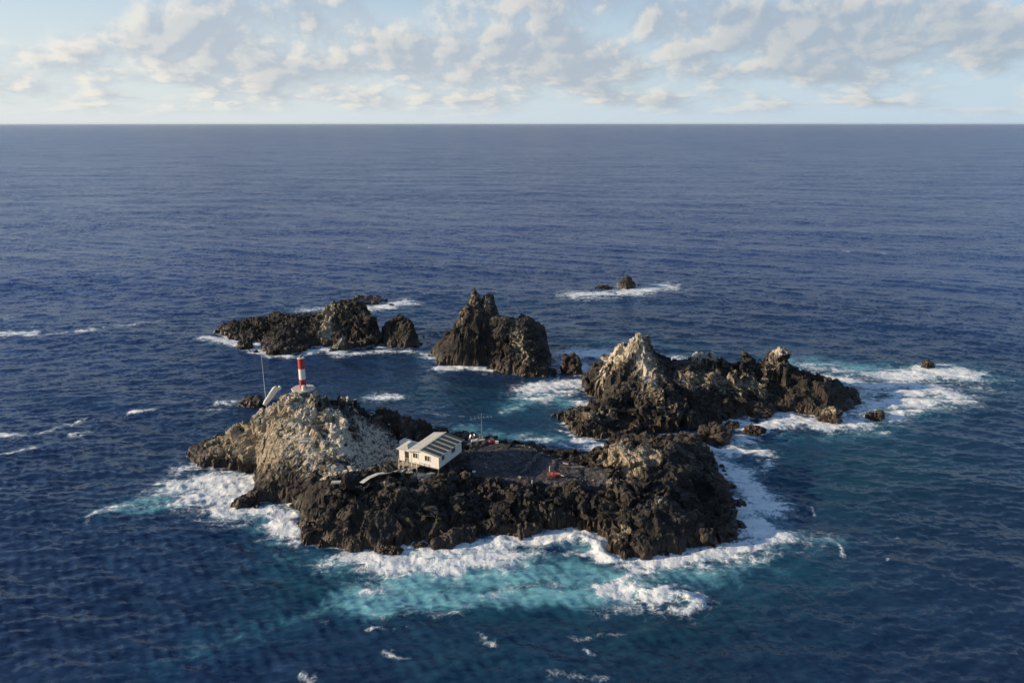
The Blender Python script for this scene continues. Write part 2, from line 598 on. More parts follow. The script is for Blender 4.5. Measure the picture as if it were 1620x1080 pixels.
def crag(p, amp=1.0, seed=0):
    """3-D relief of broken basalt: rounded lumps, clefts between them, ridges"""
    wv = np.stack([vnoise(p * 0.35 + 9.1, seed + 70), vnoise(p * 0.35 + 31.7, seed + 71), vnoise(p * 0.35 + 57.3, seed + 72)], 1)
    q = p + wv * 1.1
    t1, e1 = facets(q * np.array([0.17, 0.17, 0.11]), seed + 1)
    t2, e2 = facets(q * np.array([0.40, 0.40, 0.26]) + 4.1, seed + 2)
    t3, e3 = facets(q * np.array([0.95, 0.95, 0.62]) + 8.7, seed + 3)
    t4, e4 = facets(p * np.array([2.0, 2.0, 1.4]) + 2.7, seed + 4)
    D = 1.5 * t1 - 0.75 * np.exp(-e1 * 13)
    D += 1.35 * t2 - 0.60 * np.exp(-e2 * 11)
    D += 0.70 * t3 - 0.28 * np.exp(-e3 * 9)
    D += 0.30 * t4
    D += 0.85 * fbm(p * 0.40, 5, 0.6, seed + 5, True) - 0.30
    lay = p[:, 2] * 0.75 + 0.9 * vnoise(p * 0.13, seed + 8) + 0.12 * p[:, 0]
    fr = lay - np.floor(lay)
    D = D * (0.42 + 0.95 * smooth(vnoise(p * 0.11 + 5.5, seed + 9), -0.4, 0.5))      # some faces smoother than others
    D += 0.40 * (smooth(fr, 0.0, 0.18) * (1 - fr) - 0.4)                            # ledges
    return amp * D


def islet(name, poly_px, ctrl, res=0.22, cliff=1.4, amp=1.0, seed=0, calm=(), paint=None, coast=0.9, block=0.0, pins=()):
    poly = P2(poly_px)
    ISLES.append(poly)
    bx = []
    n = len(poly)
    for k in range(n):
        a, b = poly[k], poly[(k + 1) % n]
        m = max(1, int(np.hypot(*(b - a)) / 2.2))
        for j in range(m):
            bx.append(a + (b - a) * j / m)
    bx = np.array(bx)
    cp = np.array([P(*c) for c in ctrl])
    xy = np.r_[bx, cp[:, :2]]
    z = np.r_[np.full(len(bx), cliff), cp[:, 2]]
    ctr = xy.mean(0)
    f = tps((xy - ctr) / 10.0, z, 0.0004)
    lo, hi = poly.min(0) - 2.2, poly.max(0) + 2.2
    nx, ny = int((hi[0] - lo[0]) / res) + 1, int((hi[1] - lo[1]) / res) + 1
    X, Y = np.meshgrid(np.linspace(lo[0], hi[0], nx), np.linspace(lo[1], hi[1], ny))
    x, y = X.ravel(), Y.ravel()
    p0 = np.stack([x, y, np.zeros_like(x)], 1)
    sd = poly_sd(x, y, poly)
    sd = sd + coast * fbm(p0 * 0.42, 4, 0.6, seed + 40) * 1.4 + coast * 0.25
    H = np.maximum(f((x - ctr[0]) / 10.0, (y - ctr[1]) / 10.0), 0.35)
    wig = fbm(p0 * 0.6, 3, 0.5, seed + 60)
    for (qx, qy, qz, rad, slope) in pins:              # blocks and pinnacles: steep-sided, with a small top
        c = P(qx, qy, qz)
        d = np.maximum(np.hypot(x - c[0], (y - c[1]) * 0.8) * (1 + 0.35 * wig) - rad, 0)
        H = np.maximum(H, qz - slope * d + 0.25 * wig)
    calmness = np.zeros_like(x)
    for (pts, rad, *cs) in calm:
        pp = np.array([P(*c)[:2] for c in pts])
        d = -poly_sd(x, y, pp) if len(pp) > 2 else seg_dist(x, y, pp)
        calmness = np.maximum(calmness, smooth(d, rad, -rad * 0.2) * (cs[0] if cs else 1.0))
    calmness = np.clip(calmness + 0.5 * wig * (calmness > 0.02) * (calmness < 0.98), 0, 1)
    rough = 1 - 0.86 * calmness
    if block:
        q = np.stack([x, y, np.zeros_like(x)], 1)
        a1, a2, c1 = worley(q * 0.33 + 3.3, seed + 20)
        H = H + rough * block * (c1 - 0.5) * smooth(H, 1.0, 4.0) * 2.0
    k = smooth(sd, -1.0, 0.7)
    H = -2.4 + (H + 2.4) * k
    V = np.stack([x, y, H], 1)
    Hg = H.reshape(ny, nx)
    gy, gx = np.gradient(Hg, Y[1, 0] - Y[0, 0], X[0, 1] - X[0, 0])
    N = np.stack([-gx.ravel(), -gy.ravel(), np.ones(nx * ny)], 1)
    N /= np.linalg.norm(N, axis=1)[:, None]
    N[:, 2] *= 0.75
    keep = H > -2.0
    D = np.zeros(len(V))
    D[keep] = crag(V[keep], amp, seed)
    D *= rough * (0.45 + 0.55 * smooth(H, -0.5, 3.0))
    V = V + N * D[:, None]
    at = {'ochre': np.zeros(len(V)), 'guano': np.zeros(len(V)), 'ash': np.zeros(len(V))}
    for key, items in (paint or {}).items():
        for it in items:
            pts, rad, s = it
            pp = np.array([P(*c)[:2] for c in pts])
            if len(pp) > 2 and rad < 0:                  # area
                d = -poly_sd(x, y, pp) + 1.3 * wig
                v = s * smooth(d, -rad, rad)
            else:
                d = seg_dist(x, y, pp) if len(pp) > 1 else np.hypot(x - pp[0, 0], y - pp[0, 1])
                v = s * np.exp(-(d / rad) ** 2)
            at[key] = np.maximum(at[key], v)
    idx = np.arange(nx * ny).reshape(ny, nx)
    F = np.stack([idx[:-1, :-1], idx[:-1, 1:], idx[1:, 1:], idx[1:, :-1]], -1).reshape(-1, 4)
    F = F[(V[F, 2].max(1) > -1.3)]
    used = np.unique(F)
    mp = np.full(len(V), -1)
    mp[used] = np.arange(len(used))
    me = quad_mesh(name, V[used], mp[F], {k2: v2[used] for k2, v2 in at.items()})
    o = link(name, me, M_ROCK)
    return o, V[used]


# ---- the main island with the station
MAIN_POLY = [(297, 718), (317, 736), (355, 742), (403, 748), (412, 765), (392, 785), (366, 803), (397, 800), (440, 790), (464, 797), (475, 822), (475, 856), (504, 868),
             (560, 868), (600, 872), (640, 862), (700, 864), (742, 862), (760, 846), (800, 850), (840, 850), (862, 838), (905, 834), (936, 846), (957, 855), (962, 873), (984, 884),
             (1020, 882), (1081, 874), (1100, 867), (1143, 865), (1162, 852), (1158, 799), (1143, 765), (1129, 736), (1112, 712),
             (1076, 706), (1030, 704), (990, 706), (960, 713), (925, 722), (880, 722), (840, 716), (800, 709), (760, 703), (700, 702), (640, 697), (560, 680), (490, 672), (440, 672),
             (400, 678), (365, 690), (328, 705)]
MAIN_CTRL = [(480, 616, 13.7), (469, 618, 13.4), (491, 618, 13.5), (460, 626, 12.7), (500, 629, 12.5), (430, 634, 11.6), (412, 646, 10.0), (400, 655, 8.6), (376, 674, 5.8), (352, 696, 3.8), (332, 713, 2.6), (312, 719, 1.8),
             (400, 683, 3.6), (440, 674, 4.0), (480, 664, 4.0), (520, 666, 4.4), (560, 670, 4.2), (360, 692, 1.8), (400, 690, 6.2), (430, 690, 8), (400, 722, 3.8), (370, 724, 2.6), (440, 722, 6.5), (420, 752, 2.6), (452, 762, 3.4), (400, 787, 1.6), (430, 782, 2.0),
             (480, 650, 11.2), (480, 682, 9.4), (478, 710, 7.6), (490, 742, 5.6), (500, 760, 4.7), (520, 640, 11.6),
             (532, 676, 10.2), (546, 692, 9.3), (518, 720, 7.0), (566, 644, 9.8), (590, 664, 8.0), (620, 684, 6.8), (600, 702, 6.0), (574, 722, 5.6), (600, 732, 5.1), (560, 752, 5.0),
             (640, 702, 5.8), (652, 742, 5.2), (550, 632, 12.0), (600, 643, 10.2), (640, 664, 8.2), (668, 684, 6.2),
             (700, 746, 4.6), (740, 722, 4.6), (760, 740, 4.2), (780, 706, 4.7), (800, 752, 3.9), (850, 722, 4.1), (850, 752, 3.8), (900, 742, 3.8), (930, 760, 3.8), (950, 746, 4.0), (885, 724, 4.1),
             (760, 696, 4.8), (825, 703, 4.6),
             (502, 776, 4.6), (525, 790, 4.2), (560, 775, 5.2), (620, 768, 5.4), (680, 765, 5.4), (740, 762, 4.9), (790, 768, 4.5), (850, 775, 4.4), (900, 776, 4.4), (950, 773, 4.5),
             (485, 822, 2.6), (520, 830, 2.9), (580, 812, 3.8), (640, 815, 3.5), (700, 815, 3.4), (752, 828, 1.3), (752, 800, 2.3), (800, 815, 2.9), (860, 810, 2.9), (905, 810, 3.2), (560, 850, 1.9),
             (970, 722, 5.4), (990, 697, 6.3), (1030, 695, 6.5), (1080, 702, 5.9), (1000, 740, 6.2), (1050, 742, 6.6), (1100, 742, 4.8), (980, 776, 5.2), (1040, 780, 6.2), (1100, 782, 4.4), (1130, 802, 2.8),
             (960, 812, 4.2), (1020, 822, 4.6), (1080, 832, 3.5), (1120, 846, 2.4), (980, 850, 2.8), (1050, 860, 2.4)]
main_calm = [([(740, 715, 4.5), (775, 705, 4.6), (830, 708, 4.4), (900, 728, 4), (955, 745, 4), (960, 765, 4), (900, 768, 4), (800, 760, 4), (752, 756, 4.2)], 1.3),
             ([(560, 645, 10.8), (600, 665, 9), (640, 690, 7), (640, 735, 5.4), (600, 742, 5.3), (560, 740, 5.5), (548, 722, 6.5), (575, 690, 8)], 1.6),
             ([(628, 745, 5.2), (632, 712, 5.6), (700, 700, 5), (740, 712, 4.8), (720, 745, 4.7), (690, 756, 4.9)], 1.2),
             ([(470, 620, 13), (496, 622, 12.7)], 1.6), ([(360, 690, 5), (400, 650, 9), (440, 640, 11), (480, 640, 11.5), (470, 700, 8), (420, 720, 5.5)], 2.5, 0.30)]
main_paint = {
    'guano': [([(480, 622, 13)], 3.0, 1.0), ([(470, 640, 12), (480, 690, 9), (500, 720, 7)], 3.0, 0.74), ([(528, 672, 9.8), (545, 695, 9.0)], 2.8, 1.05), ([(520, 660, 10.5), (495, 655, 11)], 1.6, 0.7),
              ([(548, 648, 11), (600, 668, 9), (645, 692, 7), (640, 735, 5.4), (590, 742, 5.2), (555, 745, 5.4), (545, 720, 6.6), (570, 690, 8.2)], -1.5, 0.55),
              ([(600, 738, 5.4), (560, 748, 5.2), (520, 748, 5.6)], 1.4, 0.9), ([(550, 632, 12)], 1.3, 0.6), ([(640, 752, 5), (690, 752, 5)], 1.3, 0.7),
              ([(440, 640, 11), (410, 660, 8.5)], 3.0, 0.55), ([(450, 670, 9.5), (460, 700, 8)], 2.5, 0.5), ([(780, 697, 4.7), (740, 692, 5)], 0.9, 0.5), ([(1040, 795, 5.6)], 1.2, 0.35)],
    'ochre': [([(350, 698, 3.8), (400, 672, 7.5), (440, 655, 10), (470, 640, 11.5)], 5.0, 0.95), ([(400, 700, 6), (450, 710, 7), (480, 690, 9)], 4.0, 0.62), ([(480, 650, 11), (520, 720, 7)], 3.5, 0.6),
              ([(960, 725, 5), (990, 710, 6), (1000, 735, 6), (1030, 720, 7)], 2.6, 0.72), ([(965, 765, 4.3), (1000, 760, 6)], 1.6, 0.6), ([(965, 855, 1.5), (985, 845, 2.5)], 1.3, 0.85),
              ([(830, 842, 1.0), (800, 838, 1.5)], 0.9, 0.7), ([(820, 700, 4.7), (850, 706, 4.5)], 0.9, 0.55), ([(600, 770, 5.2), (680, 768, 5.2)], 0.9, 0.5)],
    'ash': [([(735, 718, 4.5), (775, 704, 4.6), (830, 706, 4.4), (900, 728, 4), (955, 745, 4), (960, 768, 4), (900, 770, 4), (800, 764, 4), (745, 758, 4.2)], -0.9, 0.9), ([(752, 782, 3.4), (751, 805, 2.2), (756, 825, 1.3)], 0.8, 0.9),
            ([(520, 640, 11.6), (600, 660, 9.4), (650, 690, 7), (650, 740, 5.2), (600, 750, 5), (560, 745, 5.4), (545, 700, 8)], -1.2, 0.75)],
}
main_isle, MV = islet('rocky_island', MAIN_POLY, MAIN_CTRL, 0.19, 1.5, 0.95, 3, main_calm, main_paint, 1.0, 0.8)
tag(main_isle, kind='structure')
main_isle['label'] = 'large dark volcanic island with pale hill carrying the lighthouse and the station'


def ground(x, y, r=0.45):
    d = np.hypot(MV[:, 0] - x, MV[:, 1] - y)
    return float(MV[d < r, 2].mean())


# ---- the other islets
east, _ = islet('rock_islet', [(879, 658), (915, 690), (979, 694), (1008, 687), (1053, 682), (1085, 680), (1140, 671), (1175, 659), (1222, 650), (1252, 653), (1303, 661), (1326, 655), (1354, 645), (1359, 626),
                               (1330, 612), (1280, 606), (1235, 602), (1150, 604), (1080, 602), (1030, 600), (975, 602), (930, 598), (917, 606), (930, 625), (962, 633), (952, 645), (918, 650)],
                [(1000, 545, 13.0), (1018, 545, 13.0), (985, 555, 11.2), (962, 570, 8.8), (940, 578, 6.5), (1024, 562, 10.5), (1030, 590, 8.0), (1059, 573, 8.2), (1078, 571, 8.4), (1104, 567, 8.3), (1148, 572, 7.8), (1182, 570, 7.5),
                 (1205, 578, 6.7), (1226, 566, 8.6), (1274, 588, 5.6), (1309, 602, 4.2), (1345, 620, 2.3), (940, 610, 4.4), (975, 610, 6.5), (1010, 620, 6.2), (1060, 606, 6.4), (1097, 608, 6), (1149, 612, 5.6), (1181, 634, 3.6),
                 (1040, 638, 4.6), (1040, 660, 3.4), (990, 640, 3.8), (956, 661, 2.9), (910, 662, 2.0), (1090, 650, 3.8), (1140, 648, 3.4), (1235, 632, 3.4), (1261, 628, 4), (1277, 614, 4.8), (1310, 635, 3), (1220, 600, 5.6), (1000, 672, 2.6)],
                0.24, 1.4, 1.0, 14, (), {
                    'guano': [([(1000, 533, 14.5), (985, 550, 12)], 2.4, .85), ([(1018, 540, 14.5), (1018, 570, 10.5), (1026, 600, 7.5)], 1.8, .72), ([(958, 562, 9.8), (980, 548, 12)], 2.6, 0.9), ([(995, 565, 10.5)], 2.0, .5), ([(1100, 562, 9.4), (1125, 566, 9)], 2.0, 0.9),
                              ([(1226, 562, 9)], 2.0, 0.8), ([(1097, 606, 6)], 2, 0.3)],
                    'ochre': [([(1030, 620, 6), (1060, 640, 5)], 3.5, 0.42), ([(1080, 602, 6.5), (1200, 600, 6)], 4, 0.52), ([(956, 655, 2.9), (920, 662, 2.2)], 2.5, 0.6), ([(1222, 585, 7)], 2.0, 0.5), ([(985, 560, 11), (1005, 545, 13), (1022, 575, 9.5), (1030, 605, 7)], 3.5, .7)]}, 0.9, 1.1,
                pins=[(1004, 534, 14.4, 1.3, 2.4), (1022, 537, 13.8, 0.7, 3.5), (985, 552, 11.8, 1.4, 1.8), (1112, 562, 9.2, 2.2, 3.0), (1140, 568, 8.3, 1.5, 2.6), (1227, 561, 9.0, 1.5, 4.0), (1182, 566, 8.0, 1.0, 1.6), (1274, 586, 5.8, 1.2, 1.5)])
tag(east, 'wide jagged rock islet with a white stained peak at its left end, beside the surf', 'rock islet', 'rock islets of the archipelago')

stack, _ = islet('sea_stack', [(685, 561), (699, 577), (735, 578), (771, 577), (782, 588), (828, 596), (866, 592), (870, 572), (862, 558), (830, 552), (780, 546), (730, 544), (700, 548)],
                 [(751, 466, 16.4), (771, 475, 15.2), (761, 484, 13.8), (742, 486, 13.4), (728, 501, 11.0), (712, 530, 6.0), (695, 549, 3.2), (785, 499, 10.5), (797, 513, 8.4), (812, 513, 8.6), (826, 508, 9.0),
                  (851, 513, 9.3), (862, 527, 7.2), (815, 541, 7), (805, 562, 4.4), (845, 560, 6.0), (850, 580, 3.0), (760, 545, 6.5), (740, 560, 4), (730, 540, 6.5), (775, 520, 9.5), (770, 500, 12), (745, 510, 11)],
                 0.25, 1.6, 0.75, 25, (), {'ochre': [([(750, 480, 15), (730, 510, 10)], 4, 0.35), ([(815, 538, 7), (835, 560, 5)], 3, 0.5)], 'guano': [([(771, 480, 15)], 2.2, 0.36), ([(800, 505, 10)], 2.5, 0.36), ([(826, 500, 11)], 1.5, 0.5)]}, 0.9, 0.3,
                pins=[(751, 456, 18.8, 0.45, 2.2), (772, 466, 17.0, 1.1, 2.6), (740, 482, 14.2, 0.5, 2.2), (826, 495, 11.2, 0.6, 2.0), (851, 511, 9.8, 0.9, 2.6)])
tag(stack, 'tall dark sea stack with twin pointed peaks in the middle of the lagoon', 'sea stack', 'rock islets of the archipelago')

west, _ = islet('rock_islet', [(345, 527), (363, 539), (392, 540), (414, 540), (413, 553), (432, 563), (454, 561), (485, 556), (492, 549), (522, 549), (533, 555), (575, 550), (602, 543), (598, 528), (565, 520), (520, 516), (470, 514), (420, 513), (375, 515), (350, 520)],
                [(521, 481, 9.6), (541, 474, 10.8), (562, 477, 10.4), (584, 496, 7.8), (596, 520, 4), (512, 492, 7.8), (483, 501, 6.0), (445, 503, 5.6), (423, 508, 4.6), (384, 514, 3.6), (352, 522, 2.0),
                 (540, 510, 8.0), (565, 515, 7.2), (535, 535, 4.2), (570, 535, 3.8), (500, 520, 5.0), (460, 525, 4.2), (430, 525, 3.4), (435, 548, 2.4), (470, 545, 2.6), (400, 527, 2.8), (370, 530, 2.2), (510, 537, 2.8)],
                0.28, 1.4, 0.95, 36, (), {'guano': [([(541, 482, 10)], 2.5, 0.4), ([(540, 515, 6), (538, 540, 3)], 1.4, 0.6)], 'ochre': [([(517, 490, 8), (515, 525, 4.5)], 2.6, 0.75), ([(540, 525, 5.5), (510, 530, 4)], 2.0, 0.6)]}, 0.9, 0.5,
               pins=[(541, 474, 10.9, 2.2, 2.0), (563, 478, 10.2, 1.6, 2.2), (520, 483, 9.4, 1.0, 2.4), (586, 500, 7.4, 1.5, 2.5), (445, 502, 5.8, 1.0, 1.4)])
tag(west, 'long low dark rock islet with a blocky hump at its right end, behind the lighthouse', 'rock islet', 'rock islets of the archipelago')

knob, _ = islet('rock_islet', [(603, 540), (615, 549), (640, 550), (661, 546), (662, 536), (640, 528), (612, 530)],
                [(618, 506, 6.4), (632, 501, 7.2), (648, 506, 6.6), (608, 525, 3.6), (656, 522, 4.4), (632, 525, 5.2), (630, 540, 2.8), (650, 538, 3.0)], 0.26, 1.6, 0.8, 47, (), {}, 0.6, 0.4)
tag(knob, 'rounded dark rock islet standing alone between the humped islet and the stack', 'rock islet', 'rock islets of the archipelago')

back, _ = islet('rock_islet', [(553, 478), (575, 482), (600, 481), (610, 477), (595, 471), (565, 469)],
                [(560, 467, 3.5), (578, 462, 5.2), (590, 465, 4.2), (602, 474, 2)], 0.34, 1.2, 0.75, 58, (), {}, 0.8, 0.3)
tag(back, 'small black rock islet far behind the blocky hump, white water on its right', 'rock islet', 'rock islets of the archipelago')

far_isle, _ = islet('rock_islet', [(978, 456), (990, 459), (1005, 457), (1006, 450), (992, 446), (979, 449)],
                    [(984, 439, 4.2), (992, 436, 5.0), (1000, 442, 3.6)], 0.32, 1.4, 0.6, 69, (), {}, 0.5, 0.2)
tag(far_isle, 'small black rock islet farthest out, ringed by pale surf', 'rock islet', 'rock islets of the archipelago')


# ---- loose rocks standing in the water
def boulder(px, py, wpx, hpx, label, seed, group='rocks standing in the surf', depth=0.8, ochre=0.0, guano=0.0, name='boulder', cat='rock', sub=5):
    """a rock whose foot is at the pixel (px, py), wpx wide and hpx high in the photo"""
    x, y, _z = P(px, py)
    sl = math.hypot(y, CAM_H)
    wd = wpx / FPX * sl * 0.98
    # height from the part above the water line seen at this steepness
    ht = max(hpx / FPX * sl * 1.02, 0.35)
    bm = bmesh.new()
    bmesh.ops.create_icosphere(bm, subdivisions=sub, radius=1.0)
    V = np.array([v.co for v in bm.verts])
    F = np.array([[v.index for v in f.verts] for f in bm.faces])
    bm.free()
    S = np.array([wd / 2, wd / 2 * depth, ht * 1.0])
    n = V.copy()
    V = np.sign(V) * np.abs(V) ** 0.85 * S
    size = min(wd, ht * 2)
    q = V / max(size, 0.8) * 3.0 + seed * 7.7
    D = 0.16 * fbm(q * 0.7, 3, 0.5, seed) + 0.1 * fbm(q * 1.6, 3, 0.5, seed + 9, True)
    a1, a2, c1 = worley(q * 0.9, seed + 4)
    D += 0.22 * (c1 - 0.5) + 0.10 * (0.5 - a1) - 0.10 * np.exp(-(a2 - a1) * 9)
    V = V + n * (D * size * 0.9)[:, None]
    V[:, 2] = np.maximum(V[:, 2], -1.5)
    me = quad_mesh(name, V, F, {'ochre': np.full(len(V), ochre), 'guano': np.full(len(V), guano), 'ash': np.zeros(len(V))})
    o = link(name, me, M_ROCK, loc=(x, y + wd / 2 * depth * 0.6, 0.0))
    tag(o, label, cat, group)
    return o


boulder(386, 553, 23, 18, 'dark rock in the foam just off the low left end of the humped islet', 1)
boulder(904, 589, 32, 30, 'pointed dark rock in the foamy gap right of the twin peaked stack', 2)
boulder(876, 589, 9, 6, 'tiny dark rock in the gap close to the foot of the stack', 3, sub=4)
boulder(954, 457, 28, 5, 'low black reef barely awash left of the farthest islet', 4, depth=0.35)
boulder(1470, 584, 20, 13, 'small brown rock in the middle of the wide surf patch', 5, ochre=0.35)
boulder(1388, 664, 32, 12, 'flat brown rock in the foam off the right tip of the wide islet', 6, ochre=0.4, depth=0.6)
boulder(1316, 668, 34, 20, 'rounded rusty brown boulder at the foot of the wide islet', 7, ochre=0.55)
boulder(1348, 640, 26, 16, 'dark boulder off the right tip of the wide islet', 8)
boulder(1129, 699, 54, 26, 'large dark boulder in the channel between the two biggest islands', 9, depth=0.6)
boulder(1160, 677, 22, 9, 'small low brown rock in the foam of the channel, left of a flatter one', 10, ochre=0.2)
boulder(1196, 685, 34, 10, 'flat greenish brown rock in the foam of the channel', 11, ochre=0.25, depth=0.6)
boulder(1205, 659, 44, 18, 'dark brown boulder at the near foot of the wide islet', 12, ochre=0.2)
boulder(1086, 706, 48, 18, 'dark mottled rock wedged behind the crest of the station island', 13, depth=0.6, guano=0.1)
boulder(1172, 800, 18, 8, 'small dark rock off the steep right shore of the station island', 14, sub=4)
boulder(1156, 772, 20, 6, 'low dark rock awash beside the upper right shore of the station island', 15, depth=0.5, sub=4)
boulder(616, 876, 40, 9, 'low black rock awash in the surf below the front cliff', 16, depth=0.5)
boulder(664, 866, 22, 7, 'small black rock in the surf at the foot of the front cliff', 17, depth=0.6, sub=4)
boulder(1150, 836, 28, 10, 'dark rock at the water on the lower right shore', 18, sub=4)
boulder(398, 643, 42, 13, 'low dark rock showing behind the ridge under the thin mast', 20, depth=0.6)
boulder(620, 484, 9, 3, 'tiny black rock in the white water right of the back islet', 19, depth=0.5, sub=4)

